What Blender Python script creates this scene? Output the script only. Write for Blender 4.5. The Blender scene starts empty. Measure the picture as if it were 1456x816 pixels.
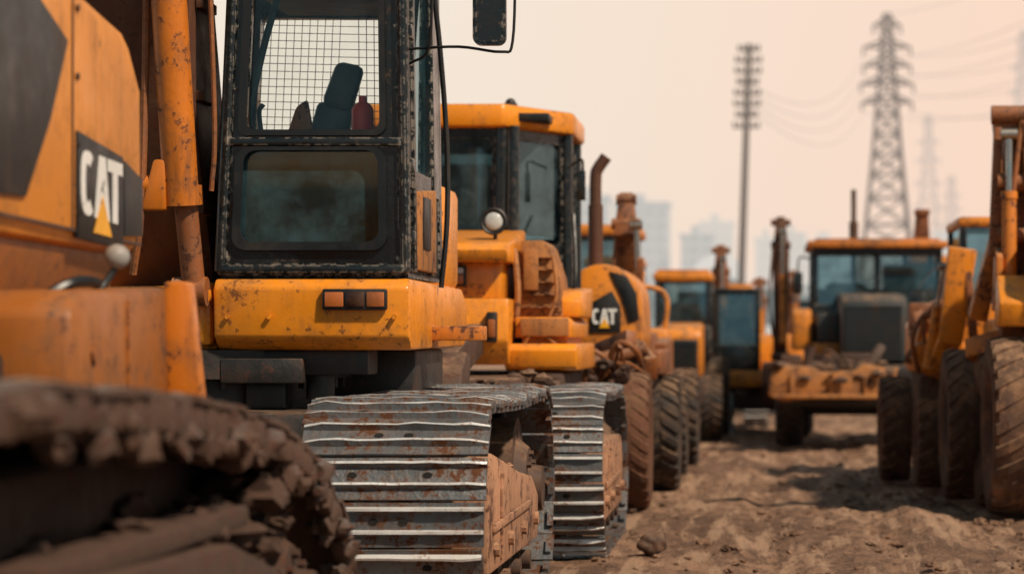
import bpy, bmesh, math, random
from mathutils import Vector, Matrix, noise
R=math.radians
random.seed(7)
scene=bpy.context.scene
COL=scene.collection
scene.view_settings.view_transform='Standard'
scene.view_settings.look='None'
scene.view_settings.exposure=0

# ---------------------------------------------------------------- materials
def nodes_of(name):
    m=bpy.data.materials.new(name); m.use_nodes=True
    nt=m.node_tree; nt.nodes.clear()
    out=nt.nodes.new('ShaderNodeOutputMaterial')
    return m,nt,out
def N(nt,t,**kw):
    n=nt.nodes.new(t)
    for k,v in kw.items(): setattr(n,k,v)
    return n
def L(nt,a,b): nt.links.new(a,b)
def noise_n(nt,vec,scale,detail=6,rough=.6):
    n=N(nt,'ShaderNodeTexNoise'); n.inputs['Scale'].default_value=scale
    n.inputs['Detail'].default_value=detail; n.inputs['Roughness'].default_value=rough
    L(nt,vec,n.inputs['Vector']); return n.outputs['Fac']
def ramp(nt,fac,a,b,ca=0.,cb=1.):
    n=N(nt,'ShaderNodeMapRange'); n.clamp=True
    n.inputs['From Min'].default_value=a; n.inputs['From Max'].default_value=b
    n.inputs['To Min'].default_value=ca; n.inputs['To Max'].default_value=cb
    L(nt,fac,n.inputs['Value']); return n.outputs['Result']
def mix(nt,fac,a,b,bt='MIX'):
    n=N(nt,'ShaderNodeMix'); n.data_type='RGBA'; n.blend_type=bt
    if isinstance(fac,(int,float)): n.inputs['Factor'].default_value=fac
    else: L(nt,fac,n.inputs['Factor'])
    for s,v in ((n.inputs['A'],a),(n.inputs['B'],b)):
        if isinstance(v,tuple): s.default_value=(v+(1,))[:4]
        else: L(nt,v,s)
    return n.outputs['Result']
def mth(nt,op,a,b=0.):
    n=N(nt,'ShaderNodeMath'); n.operation=op
    for s,v in ((n.inputs[0],a),(n.inputs[1],b)):
        if isinstance(v,(int,float)): s.default_value=v
        else: L(nt,v,s)
    return n.outputs[0]
def mapping(nt,vec,sc):
    n=N(nt,'ShaderNodeMapping'); n.inputs['Scale'].default_value=sc
    L(nt,vec,n.inputs['Vector']); return n.outputs['Vector']

def paint(name,col,grime=.5,rust=.5,rough=.5,metal=0.,bump=.15,edge=False,dirtcol=(.11,.05,.022),rustcol=(.07,.022,.01),scale=1.,spec=.5,dust=None,dustcol=(.36,.22,.13),wear=None):
    m,nt,out=nodes_of(name)
    b=N(nt,'ShaderNodeBsdfPrincipled'); L(nt,b.outputs[0],out.inputs[0])
    tc=N(nt,'ShaderNodeTexCoord').outputs['Object']
    g=N(nt,'ShaderNodeNewGeometry')
    n1=noise_n(nt,tc,1.6*scale,5,.6)
    n2=noise_n(nt,tc,26*scale,6,.65)
    n3=noise_n(nt,mapping(nt,tc,(20,20,1.6)),1.*scale,5,.6)
    n4=noise_n(nt,tc,4.5*scale,8,.72)
    c=mix(nt,ramp(nt,n1,.36,.64,0,.55),col,tuple(x*.62 for x in col))
    if grime>0:
        c=mix(nt,mth(nt,'MULTIPLY',ramp(nt,n3,.5,.68,0,.9*grime),ramp(nt,n1,.38,.6)),c,dirtcol)
        c=mix(nt,ramp(nt,n4,.50,.66,0,.95*grime),c,dirtcol)
    dust=grime*.9 if dust is None else dust
    if dust>0:
        sz=N(nt,'ShaderNodeSeparateXYZ'); L(nt,g.outputs['Normal'],sz.inputs[0])
        c=mix(nt,mth(nt,'MULTIPLY',ramp(nt,sz.outputs['Z'],.35,.95,.12,1),ramp(nt,n4,.38,.6,0,dust)),c,dustcol)
    rm=None
    if rust>0:
        rm=mth(nt,'MULTIPLY',ramp(nt,n2,.60-.09*rust,.635-.09*rust),ramp(nt,n4,.50-.06*rust,.56-.04*rust))
        rm=mth(nt,'MAXIMUM',rm,ramp(nt,mth(nt,'ADD',mth(nt,'MULTIPLY',n4,.8),mth(nt,'MULTIPLY',n2,.2)),.645-.1*rust,.675-.1*rust))
        rm=mth(nt,'MULTIPLY',rm,min(1,.55+rust*.5))
        c=mix(nt,rm,c,rustcol)
    if edge:
        bv=N(nt,'ShaderNodeBevel'); bv.samples=2; bv.inputs['Radius'].default_value=.016
        vm=N(nt,'ShaderNodeVectorMath'); vm.operation='DOT_PRODUCT'
        L(nt,bv.outputs[0],vm.inputs[0]); L(nt,g.outputs['Normal'],vm.inputs[1])
        e=ramp(nt,mth(nt,'SUBTRACT',1.,vm.outputs['Value']),.01,.06)
        e=mth(nt,'MULTIPLY',e,ramp(nt,n2,.48,.54))
        c=mix(nt,mth(nt,'MULTIPLY',e,.8),c,wear or rustcol)
    L(nt,c,b.inputs['Base Color'])
    r=mth(nt,'ADD',rough,mth(nt,'MULTIPLY',mth(nt,'SUBTRACT',n4,.45),.9))
    if rm is not None: r=mth(nt,'MAXIMUM',r,mth(nt,'MULTIPLY',rm,.85))
    L(nt,r,b.inputs['Roughness'])
    b.inputs['Metallic'].default_value=metal
    b.inputs['Specular IOR Level'].default_value=spec
    bp=N(nt,'ShaderNodeBump'); bp.inputs['Strength'].default_value=bump; bp.inputs['Distance'].default_value=.02
    L(nt,mth(nt,'ADD',mth(nt,'MULTIPLY',n1,.8),mth(nt,'MULTIPLY',n2,.4)),bp.inputs['Height']); L(nt,bp.outputs[0],b.inputs['Normal'])
    return m
def hazed(name,col,haze,fac,windows=None):  # aerial haze painted in: haze-coloured emission mixed over the diffuse base
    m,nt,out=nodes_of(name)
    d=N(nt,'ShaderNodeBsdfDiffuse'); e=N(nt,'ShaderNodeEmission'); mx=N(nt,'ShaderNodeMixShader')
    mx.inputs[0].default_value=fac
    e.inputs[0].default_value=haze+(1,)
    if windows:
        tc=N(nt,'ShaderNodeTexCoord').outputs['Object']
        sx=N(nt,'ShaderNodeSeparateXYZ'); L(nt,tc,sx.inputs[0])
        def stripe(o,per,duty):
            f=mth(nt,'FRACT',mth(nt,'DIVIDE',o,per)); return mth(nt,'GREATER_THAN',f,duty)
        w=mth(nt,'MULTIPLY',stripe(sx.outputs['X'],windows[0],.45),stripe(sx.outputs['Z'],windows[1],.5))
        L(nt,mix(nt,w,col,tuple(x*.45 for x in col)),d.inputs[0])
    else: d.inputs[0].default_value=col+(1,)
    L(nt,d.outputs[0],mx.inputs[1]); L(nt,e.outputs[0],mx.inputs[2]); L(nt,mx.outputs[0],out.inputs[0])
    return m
def glass(name,tint=(.75,.85,.85),refl=.12,base=.15,film=(.16,.17,.16)):
    m,nt,out=nodes_of(name)
    t=N(nt,'ShaderNodeBsdfTransparent'); t.inputs[0].default_value=tint+(1,)
    g=N(nt,'ShaderNodeBsdfGlossy'); g.inputs[0].default_value=(.62,.88,.97,1); g.inputs['Roughness'].default_value=.03
    d=N(nt,'ShaderNodeBsdfDiffuse'); d.inputs[0].default_value=film+(1,)
    tc=N(nt,'ShaderNodeTexCoord').outputs['Object']
    n=noise_n(nt,tc,4,8,.7)
    m1=N(nt,'ShaderNodeMixShader'); L(nt,ramp(nt,n,.4,.65,base*.3,base*1.6),m1.inputs[0]); L(nt,t.outputs[0],m1.inputs[1]); L(nt,d.outputs[0],m1.inputs[2])
    fr=N(nt,'ShaderNodeFresnel'); fr.inputs[0].default_value=1.45
    m2=N(nt,'ShaderNodeMixShader'); L(nt,mth(nt,'ADD',fr.outputs[0],refl),m2.inputs[0]); L(nt,m1.outputs[0],m2.inputs[1]); L(nt,g.outputs[0],m2.inputs[2])
    L(nt,m2.outputs[0],out.inputs[0]); return m

ORANGE=(.82,.275,.014)
M={}
M['orange']=paint('orange_paint',ORANGE,.34,.32,.30,edge=True,scale=1.25,dust=.3)
M['orange_soft']=paint('orange_paint_soft',(.74,.265,.03),.3,.05,.42,dust=.35)
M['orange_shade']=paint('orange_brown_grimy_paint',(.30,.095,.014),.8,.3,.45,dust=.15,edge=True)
M['orange_dirty']=paint('orange_paint_dirty',(.60,.18,.016),.85,.7,.5,edge=True)
M['orange_far']=paint('orange_paint_far',(.76,.245,.016),.65,.55,.4)
M['dusty']=paint('dusty_orange_steel',(.42,.16,.036),.95,.65,.7,bump=.5,edge=True,dirtcol=(.12,.055,.028),dust=.7)
M['rustpaint']=paint('rusty_orange_steel',(.25,.075,.018),.9,.9,.6,bump=.35,edge=True,wear=(.5,.17,.03))
M['boomrust']=paint('dark_rusty_boom',(.085,.026,.011),.6,.7,.55,bump=.35)
M['cyl']=paint('cylinder_paint',(.60,.17,.013),.6,.55,.34,bump=.25,dust=.15)
M['brown']=paint('brown_dirty_steel',(.05,.024,.016),.9,.6,.7,bump=.5,dirtcol=(.10,.048,.026),dust=.5)
M['shadow']=paint('shade_dark_steel',(.011,.012,.013),.7,.4,.5,bump=.4,dirtcol=(.04,.02,.013),dust=.25)  # near-black base paints the shade under the machines into the steel, plus dirt
M['black']=paint('black_paint',(.005,.009,.011),.12,.3,.24,edge=True,dirtcol=(.035,.032,.028),rustcol=(.06,.035,.022),dust=.08,wear=(.38,.33,.28))
M['blackplain']=paint('black_rubber_trim',(.005,.008,.010),.1,0,.4,dust=.06)
M['inside']=paint('cab_interior',(.02,.03,.032),.2,0,.7)
M['liner']=paint('cab_liner',(.045,.085,.095),.2,0,.7,dust=0)
M['seat']=paint('seat_vinyl',(.035,.075,.09),.15,0,.45,dust=0)
M['red']=paint('red_plastic',(.9,.05,.03),.1,0,.4,dust=0)
M['steel']=paint('track_steel',(.13,.14,.15),.9,.85,.40,metal=.45,bump=.7,dirtcol=(.13,.058,.028),rustcol=(.11,.04,.016),scale=1.3,dust=.35,dustcol=(.33,.25,.2))
M['steelbright']=paint('worn_grouser_steel',(.78,.78,.77),.35,.4,.33,metal=.4,bump=.4,dirtcol=(.33,.18,.10),rustcol=(.22,.10,.05),scale=1.5,dust=.1)
M['steelbarA']=paint('muddy_grouser_steel',(.20,.18,.17),.7,.5,.5,metal=.4,bump=.4)
M['mud']=paint('dried_mud',(.10,.05,.028),.6,.4,.9,bump=.9,dirtcol=(.05,.025,.016),dust=.3)
M['darkmud']=paint('rusty_packed_mud',(.075,.034,.018),.7,.6,.75,bump=1.,dirtcol=(.035,.018,.012),dust=.55,dustcol=(.15,.15,.15))
M['gear']=paint('muddy_running_gear',(.055,.026,.015),.7,.6,.85,bump=1.,dirtcol=(.02,.011,.008),dust=.25,dustcol=(.14,.075,.045))
M['frame']=paint('track_frame_steel',(.40,.2,.11),.9,.8,.7,bump=.5,dirtcol=(.14,.07,.04),edge=True)
M['rubber']=paint('tyre_rubber',(.026,.022,.021),.9,.0,.75,bump=.5,dirtcol=(.095,.055,.035),spec=.3,dust=.6)
M['rubberdust']=paint('dusty_tyre_rubber',(.09,.047,.031),.9,.0,.85,bump=.6,dirtcol=(.23,.115,.062),spec=.3,dust=.8)
M['rubberrust']=paint('clay_caked_tyre',(.12,.05,.028),.9,.0,.85,bump=.6,dirtcol=(.06,.03,.018),spec=.3,dust=.45)
M['chrome']=paint('chrome_rod',(.45,.42,.38),.5,.3,.3,metal=1)
M['hole']=paint('bolt_hole',(.006,.005,.004),0,0,.9)
M['lamp']=paint('lamp_lens_clear',(.55,.58,.57),.3,0,.12,dust=0)
M['knob']=paint('worn_knob',(.30,.30,.29),.4,0,.4)
M['lampred']=paint('lamp_lens_dark_red',(.022,.008,.006),.5,0,.2,dust=0)
M['lampamber']=paint('lamp_lens_orange',(.42,.12,.03),.6,0,.2,dust=0)
M['white']=paint('white_decal',(.82,.82,.8),.1,.05,.4,dust=0)
M['yellow']=paint('yellow_decal',(.9,.42,.015),.1,.05,.4,dust=0)
M['grille']=paint('radiator_grille',(.014,.02,.022),.4,.2,.5,dust=.2)
M['slat']=paint('grille_slats',(.04,.05,.055),.4,.2,.5,dust=.15)
M['greydark']=paint('grey_painted_steel',(.026,.036,.04),.5,.4,.5)
M['panelgrey']=paint('dark_grey_panel',(.016,.021,.024),.3,0,.45,dust=.1)
M['glass']=glass('cab_glass_clear',(.98,.99,.98),-.02,.02,(.3,.40,.43))
M['glassdark']=glass('cab_glass_dark',(.30,.45,.50),.06,.34,(.06,.13,.155))  # teal diffuse film painted in place of reflections on these panes
M['glassfar']=glass('cab_glass_far',(.5,.62,.65),.06,.25,(.11,.17,.19))

# ---------------------------------------------------------------- mesh builder
class MB:
    def __init__(s): s.v=[];s.f=[];s.m=[]
    def addbm(s,bm,mi=0):
        o=len(s.v); bm.verts.index_update()
        s.v+=[v.co.copy() for v in bm.verts]
        for f in bm.faces: s.f.append([v.index+o for v in f.verts]); s.m.append(mi)
        bm.free(); return s
    def poly(s,bot,top,bev=0,mi=0,seg=2):
        bm=bmesh.new()
        a=[bm.verts.new(p) for p in bot]; b=[bm.verts.new(p) for p in top]; n=len(a)
        bm.faces.new(a[::-1]); bm.faces.new(b)
        for i in range(n): bm.faces.new((a[i],a[(i+1)%n],b[(i+1)%n],b[i]))
        bmesh.ops.recalc_face_normals(bm,faces=bm.faces[:])
        if bev>0:
            bmesh.ops.bevel(bm,geom=bm.edges[:],offset=bev,segments=seg,affect='EDGES',profile=.5,clamp_overlap=True)
        return s.addbm(bm,mi)
    def box(s,x0,x1,y0,y1,z0,z1,bev=0,mi=0):
        return s.poly([(x0,y0,z0),(x1,y0,z0),(x1,y1,z0),(x0,y1,z0)],[(x0,y0,z1),(x1,y0,z1),(x1,y1,z1),(x0,y1,z1)],bev,mi)
    def px(s,pts,x0,x1,bev=0,mi=0):
        return s.poly([(x0,a,b) for a,b in pts],[(x1,a,b) for a,b in pts],bev,mi)
    def py(s,pts,y0,y1,bev=0,mi=0):
        return s.poly([(a,y0,b) for a,b in pts],[(a,y1,b) for a,b in pts],bev,mi)
    def pz(s,pts,z0,z1,bev=0,mi=0):
        return s.poly([(a,b,z0) for a,b in pts],[(a,b,z1) for a,b in pts],bev,mi)
    def cyl(s,p0,p1,r0,r1=None,n=24,mi=0,bev=0):
        p0=Vector(p0);p1=Vector(p1); r1=r0 if r1 is None else r1
        d=(p1-p0).normalized(); q=d.to_track_quat('Z','Y')
        A=[p0+q@Vector((r0*math.cos(2*math.pi*i/n),r0*math.sin(2*math.pi*i/n),0)) for i in range(n)]
        B=[p1+q@Vector((r1*math.cos(2*math.pi*i/n),r1*math.sin(2*math.pi*i/n),0)) for i in range(n)]
        o=len(s.v); s.v+=A+B
        for i in range(n):
            j=(i+1)%n; s.f.append([o+i,o+j,o+n+j,o+n+i]); s.m.append(mi)
        s.f.append([o+i for i in range(n)][::-1]); s.m.append(mi)
        s.f.append([o+n+i for i in range(n)]); s.m.append(mi)
        return s
    def tube(s,pts,r,n=8,mi=0):
        pts=[Vector(p) for p in pts]
        if 3<=len(pts)<=8:
            q=[pts[0]*2-pts[1]]+pts+[pts[-1]*2-pts[-2]]; o_=[]
            for i in range(1,len(q)-2):
                for k in range(5):
                    t=k/5; a,b,c,d=q[i-1:i+3]
                    o_.append(.5*((2*b)+(c-a)*t+(2*a-5*b+4*c-d)*t*t+(3*b-a-3*c+d)*t**3))
            pts=o_+[pts[-1]]
        rings=[]
        for i,p in enumerate(pts):
            d=(pts[min(i+1,len(pts)-1)]-pts[max(i-1,0)]).normalized()
            if i: up=rings_up
            else: up=Vector((0,0,1)) if abs(d.z)<.9 else Vector((1,0,0))
            a=(up-d*up.dot(d)).normalized(); rings_up=a; b=d.cross(a)
            rings.append([p+a*r*math.cos(2*math.pi*k/n)+b*r*math.sin(2*math.pi*k/n) for k in range(n)])
        o=len(s.v)
        for g in rings: s.v+=g
        for i in range(len(rings)-1):
            for k in range(n):
                j=(k+1)%n; s.f.append([o+i*n+k,o+i*n+j,o+(i+1)*n+j,o+(i+1)*n+k]); s.m.append(mi)
        s.f.append([o+k for k in range(n)][::-1]); s.m.append(mi)
        e=o+(len(rings)-1)*n; s.f.append([e+k for k in range(n)]); s.m.append(mi)
        return s
    def beam(s,p0,p1,w0,w1,h0,h1,bev=.01,mi=0,side=(1,0,0)):
        p0=Vector(p0);p1=Vector(p1); d=(p1-p0).normalized(); x=Vector(side); x=(x-d*x.dot(d)).normalized(); y=d.cross(x)
        def q(p,w,h): return [p-x*w/2-y*h/2,p+x*w/2-y*h/2,p+x*w/2+y*h/2,p-x*w/2+y*h/2]
        return s.poly(q(p0,w0,h0),q(p1,w1,h1),bev,mi)
    def sphere(s,c,r,mi=0,sub=2,sc=(1,1,1),jit=0):
        bm=bmesh.new(); bmesh.ops.create_icosphere(bm,subdivisions=sub,radius=r)
        for v in bm.verts:
            k=1+jit*(noise.noise(v.co*1.6/r+Vector(c)*7)) if jit else 1
            v.co=Vector((v.co.x*sc[0]*k,v.co.y*sc[1]*k,v.co.z*sc[2]*k))+Vector(c)
        return s.addbm(bm,mi)
    def ring(s,plane,off0,off1,outer,inner,ro=.03,ri=.05,mi=0):
        def rr(b,r,k=6):
            a0,a1,b0,b1=b; P=[]
            for (cx,cz,st) in ((a1-r,b1-r,0),(a0+r,b1-r,90),(a0+r,b0+r,180),(a1-r,b0+r,270)):
                for i in range(k+1):
                    t=R(st+90*i/k); P.append((cx+r*math.cos(t),cz+r*math.sin(t)))
            return P
        O=rr(outer,ro); I=rr(inner,ri); n=len(O)
        def P(c,o): return Vector((c[0],o,c[1])) if plane=='y' else Vector((o,c[0],c[1]))
        o=len(s.v)
        s.v+=[P(c,off0) for c in O]+[P(c,off0) for c in I]+[P(c,off1) for c in O]+[P(c,off1) for c in I]
        for i in range(n):
            j=(i+1)%n
            for q in ([i,j,n+j,n+i],[2*n+i,3*n+i,3*n+j,2*n+j],[i,2*n+i,2*n+j,j],[n+i,n+j,3*n+j,3*n+i]):
                s.f.append([o+k for k in q]); s.m.append(mi)
        return s
    def rplate(s,plane,off0,off1,b,r,mi=0):
        a0,a1,b0,b1=b; P=[]
        for (cx,cz,st) in ((a1-r,b1-r,0),(a0+r,b1-r,90),(a0+r,b0+r,180),(a1-r,b0+r,270)):
            for i in range(7):
                t=R(st+15*i); P.append((cx+r*math.cos(t),cz+r*math.sin(t)))
        return s.py(P,off0,off1,0,mi) if plane=='y' else s.px(P,off0,off1,0,mi)
    def warp(s,fn):
        s.v=[Vector(fn(v)) for v in s.v]; return s

def thing(name,label,category,loc,group=None,rot=0):
    e=bpy.data.objects.new(name,None); e.empty_display_size=.3; e.location=loc; e.rotation_euler=(0,0,rot)
    e['label']=label; e['category']=category
    if group: e['group']=group
    COL.objects.link(e)
    return e
ROOT={}
def mkmesh(mb,name,mats,origin=(0,0,0),smooth=35):
    me=bpy.data.meshes.new(name); o=Vector(origin)
    me.from_pydata([tuple(v-o) for v in mb.v],[],mb.f)
    for m in mats: me.materials.append(M[m] if isinstance(m,str) else m)
    me.polygons.foreach_set('material_index',mb.m)
    bm=bmesh.new(); bm.from_mesh(me); bmesh.ops.recalc_face_normals(bm,faces=bm.faces[:]); bm.to_mesh(me); bm.free()
    me.polygons.foreach_set('use_smooth',[True]*len(me.polygons))
    me.set_sharp_from_angle(angle=R(smooth))
    me.update(); return me
def part(mb,name,parent,mats,root=None,label=None):
    """vertices in world metres; object origin sits at its thing's base"""
    root=root or ROOT.get(parent.name,parent)
    if isinstance(mats,str): mats=[mats]
    me=mkmesh(mb,name,mats,root.location)
    ob=bpy.data.objects.new(name,me); ob.parent=parent; COL.objects.link(ob)
    ROOT[ob.name]=root
    if label: ob['label']=label
    return ob
def solo(mb,name,mats,label,category,loc=None,group=None,kind=None):
    if isinstance(mats,str) or not isinstance(mats,list): mats=[mats]
    loc=loc or (0,0,0)
    me=mkmesh(mb,name,mats,loc); ob=bpy.data.objects.new(name,me); ob.location=loc
    if kind: ob['kind']=kind
    if label: ob['label']=label
    if category: ob['category']=category
    if group: ob['group']=group
    COL.objects.link(ob); return ob

# ---------------------------------------------------------------- tracks
def resample(pts,p):
    P=[Vector((0,a,b)) for a,b in pts]; n=len(P)
    Ls=[(P[(i+1)%n]-P[i]).length for i in range(n)]; T=sum(Ls); k=max(8,round(T/p)); out=[]
    for q in range(k):
        d=T*q/k; i=0
        while d>Ls[i]: d-=Ls[i]; i+=1
        out.append(P[i].lerp(P[(i+1)%n],d/Ls[i]))
    return out,T/k
def stadium(y0,y1,h,z0=0.,n=14,sag=.02):
    r=h/2; P=[]
    for i in range(n+1):
        t=R(90+180*i/n); P.append((y0+r+r*math.cos(t),z0+r+r*math.sin(t)))
    for i in range(n+1):
        t=R(-90+180*i/n); P.append((y1-r+r*math.cos(t),z0+r+r*math.sin(t)))
    m=6
    for i in range(1,m):
        u=i/m; P.append((y1-r+(y0-y1+2*r)*u,z0+h-sag*math.sin(math.pi*u)))
    return P
def track(root,x0,x1,prof,pitch=.19,mats=('steel','steelbright','hole'),frame=None,wheels=(),framemat='frame',mud=0,gh=.04,wheelmat='greydark',lug=True,mudmat='mud'):
    P,p=resample(prof,pitch); n=len(P); c=sum(P,Vector())/n
    mb=MB(); w=x1-x0
    sec=[(-.5,0),(-.5,.014),(-.41,.016),(-.372,gh),(-.318,gh),(-.26,.016),(.09,.016),(.128,gh),(.182,gh),(.24,.016),(.47,.014),(.47,0)]
    for i in range(n):
        a=P[i-1]; b=P[(i+1)%n]; t=(b-a).normalized(); nn=Vector((0,-t.z,t.y))
        if nn.dot(P[i]-c)<0: nn=-nn
        a_=R(random.uniform(-2.2,2.2)); t,nn=(t*math.cos(a_)+nn*math.sin(a_)),(nn*math.cos(a_)-t*math.sin(a_))
        dx=random.uniform(-.010,.010); off=random.uniform(-.007,.007)
        o=len(mb.v); K=len(sec); nx=11; ca=random.uniform(.012,.03); cb=random.uniform(.012,.03)
        for q in range(nx):
            X=x0+dx+w*q/(nx-1)
            for (u,v) in sec:
                wv=.004*noise.noise(Vector((X*6,i*3.1,v*50)))
                if v==gh:
                    wv+=.012*noise.noise(Vector((X*9,i*5.7,u*4)))-.003
                    if q in (0,nx-1): wv-=.014     # worn bar ends
                mb.v.append(Vector((X,0,0))+P[i]+t*(u*p)+nn*(v+wv+off))
        for q in range(nx-1):
            for k in range(K):
                j=(k+1)%K; mb.f.append([o+q*K+k,o+q*K+j,o+(q+1)*K+j,o+(q+1)*K+k]); mb.m.append(1 if k in (2,3,6,7) else 0)  # bright steel: worn bar tops, plus one slope painted as if catching light
        e=o+(nx-1)*K
        mb.f.append([o+k for k in range(K)]); mb.m.append(0)
        mb.f.append([e+k for k in range(K)][::-1]); mb.m.append(0)
        for fx in (.3,.7) if i%2 else (.42,.58):
            q=P[i]+t*(-.09*p)+nn*(.014+off); X=x0+w*fx
            A=[];Bq=[]
            for k in range(10):
                an=2*math.pi*k/10; A.append(Vector((X+.02*math.cos(an),0,0))+q+t*.013*math.sin(an)); Bq.append(A[-1]+nn*.007)
            mb.poly(A,Bq,0,2)
        for fx in (.34,.66):
            X=x0+w*fx
            A=P[i]-t*p*.52-nn*.045; B=P[i]+t*p*.52-nn*.045
            mb.beam(Vector((X,0,0))+A,Vector((X,0,0))+B,.04,.04,.085,.085,.006,0)
        A=P[i]-t*p*.3-nn*.012; B=P[i]+t*p*.2-nn*.012
        if lug:
            for X in (x0+.02,x1-.02): mb.beam(Vector((X,0,0))+A,Vector((X,0,0))+B,.03,.03,.03,.03,0,0)
        else:
            A=P[i]-t*p*.44-nn*.035; B=P[i]+t*p*.40-nn*.035
            for X in (x0+.03,x1-.03): mb.beam(Vector((X,0,0))+A,Vector((X,0,0))+B,.05,.05,.09,.08,.012,0)
            if random.random()<.8:
                for _ in range(3): mb.sphere(Vector((x1-random.uniform(.0,.08),0,0))+P[i]+t*random.uniform(-.07,.07)-nn*random.uniform(.02,.12),random.uniform(.02,.05),3,2,(1,1,1),.7)
        if mud and random.random()<mud:
            for _ in range(4):
                mb.sphere(Vector((random.uniform(x0+.05,x1-.02),0,0))+P[i]-nn*random.uniform(.0,.03),random.uniform(.015,.035),3,2,(1.5,1,.8),.6)
    tr=part(mb,'track',root,list(mats)+[mudmat])
    if frame:
        f=MB(); f.px(frame,x0+w*.5,x1-.005,.02)
        ys=[a for a,b in frame]; zs=[b for a,b in frame]
        ya=min(ys);yb=max(ys)
        for k in range(4):
            y=ya+.25+(yb-ya-.5)*k/3; f.cyl((x1-.01,y,min(zs)+.12),(x1+.02,y,min(zs)+.12),.035,n=10)
        f.box(x1-.006,x1+.012,ya+.15,yb-.5,min(zs)+.2,min(zs)+.235,.004)
        f.box(x1-.006,x1+.008,ya+.5,ya+.53,min(zs)+.05,max(zs)-.1,.003)
        f.box(x0+.05,x0+w*.5,ya+.3,yb-.3,.3,.5,.02)
        for k in range(10):
            y=random.uniform(ya+.1,yb-.4); f.sphere((random.uniform(x0+w*.6,x1-.03),y,max(zs)-.02-.07*(y-ya)),random.uniform(.03,.06),0,2,(1.2,1.4,.6),.7)
        # one shaft ties the rollers into a single running-gear part
        fr_=part(f,'track_frame',tr,framemat,root)
        for k in range(5):
            r=MB(); y=ya+.15+(yb-ya-.3)*k/4; r.cyl((x0+w*.3,y,.16),(x1-.08,y,.16),.09,n=16); r.cyl((x1-.08,y,.16),(x1-.03,y,.16),.05,n=12)
            if root.name.startswith('mini'): continue
            part(r,'track_roller',tr,'brown',root)
    for (nm,y,z,rad) in wheels:
        q=MB(); q.cyl((x0+w*.35,y,z),(x1-w*.2,y,z),rad*.86,n=36)
        q.cyl((x1-w*.2,y,z),(x1-w*.12,y,z),rad*.62,rad*.5,n=30); q.cyl((x1-w*.12,y,z),(x1-.02,y,z),rad*.3,rad*.27,n=20)
        for k in range(22):
            a=2*math.pi*k/22
            if 'sprocket' in nm: q.beam((x0+w*.5,y+rad*.84*math.cos(a),z+rad*.84*math.sin(a)),(x0+w*.5,y+rad*math.cos(a),z+rad*math.sin(a)),w*.22,w*.2,rad*.16,rad*.06,0)
        for k in range(8):
            a=2*math.pi*k/8; q.cyl((x1-w*.14,y+rad*.42*math.cos(a),z+rad*.42*math.sin(a)),(x1-w*.09,y+rad*.42*math.cos(a),z+rad*.42*math.sin(a)),.018,n=6)
        part(q,nm,tr,wheelmat,root)
    return tr
# ---------------------------------------------------------------- wheels
_wc={}
def wheel(root,c,Rr,W,mat='rubber',rim='orange_far',lug=1.):
    key=(round(Rr,2),round(W,2),mat,rim,lug)
    if key not in _wc:
        mb=MB(); n=56
        sec=[(-.36,.5),(-.44,.56),(-.5,.74),(-.49,.86),(-.42,.94),(-.2,.965),(0,.97),(.2,.965),(.42,.94),(.49,.86),(.5,.74),(.44,.56),(.36,.5)]
        K=len(sec)
        for i in range(n):
            a=2*math.pi*i/n
            for (u,r) in sec: mb.v.append(Vector((u*W,Rr*r*math.cos(a),Rr*r*math.sin(a))))
        for i in range(n):
            j=(i+1)%n
            for k in range(K):
                l=(k+1)%K; mb.f.append([i*K+k,i*K+l,j*K+l,j*K+k]); mb.m.append(0)
        NL=24
        for i in range(NL):
            for sgn in (-1,1):
                a0=2*math.pi*(i+(.5 if sgn>0 else 0))/NL; da=math.pi/NL*.58
                def pt(x,a,r): return Vector((x*W,Rr*r*math.cos(a),Rr*r*math.sin(a)))
                xs=[.02*sgn,.28*sgn,.47*sgn,.5*sgn]; sk=[.0,.10,.17,.18]; rb=[.95,.94,.91,.82]
                rt=[.968+.032*lug,.966+.034*lug,.93+.045*lug,.86]
                for q in range(3):
                    A0,A1=a0+sk[q],a0+sk[q+1]
                    mb.poly([pt(xs[q],A0-da,rb[q]),pt(xs[q+1],A1-da,rb[q+1]),pt(xs[q+1],A1+da,rb[q+1]),pt(xs[q],A0+da,rb[q])],
                            [pt(xs[q],A0-da*.75,rt[q]),pt(xs[q+1],A1-da*.75,rt[q+1]),pt(xs[q+1],A1+da*.75,rt[q+1]),pt(xs[q],A0+da*.75,rt[q])],0,0)
        ty=mkmesh(mb,'tyre',[mat],smooth=30)
        rb_=MB(); n=40
        sec=[(-.3,.52),(.3,.52),(.36,.56),(.4,.54),(.36,.47),(.12,.44),(.1,.28),(.16,.24),(.17,.0)]
        secs=[sec,[(-u,r) for u,r in sec[1:]]]
        for S in secs:
            o=len(rb_.v);K=len(S)
            for i in range(n):
                a=2*math.pi*i/n
                for (u,r) in S: rb_.v.append(Vector((u*W,Rr*r*math.cos(a),Rr*r*math.sin(a))))
            for i in range(n):
                j=(i+1)%n
                for k in range(K-1): rb_.f.append([o+i*K+k,o+i*K+k+1,o+j*K+k+1,o+j*K+k]); rb_.m.append(0)
        for k in range(8):
            a=2*math.pi*k/8
            for sg in(-1,1): rb_.cyl((sg*.1*W,.34*Rr*math.cos(a),.34*Rr*math.sin(a)),(sg*.15*W,.34*Rr*math.cos(a),.34*Rr*math.sin(a)),.02,n=6)
        ri=mkmesh(rb_,'rim',[rim])
        _wc[key]=(ty,ri)
    ty,ri=_wc[key]
    wo=bpy.data.objects.new('wheel',ri); wo.parent=root; wo.location=Vector(c)-root.location; wo.rotation_euler=(random.uniform(0,6),0,0); COL.objects.link(wo)
    to=bpy.data.objects.new('tyre',ty); to.parent=wo; COL.objects.link(to)
    return wo
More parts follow.
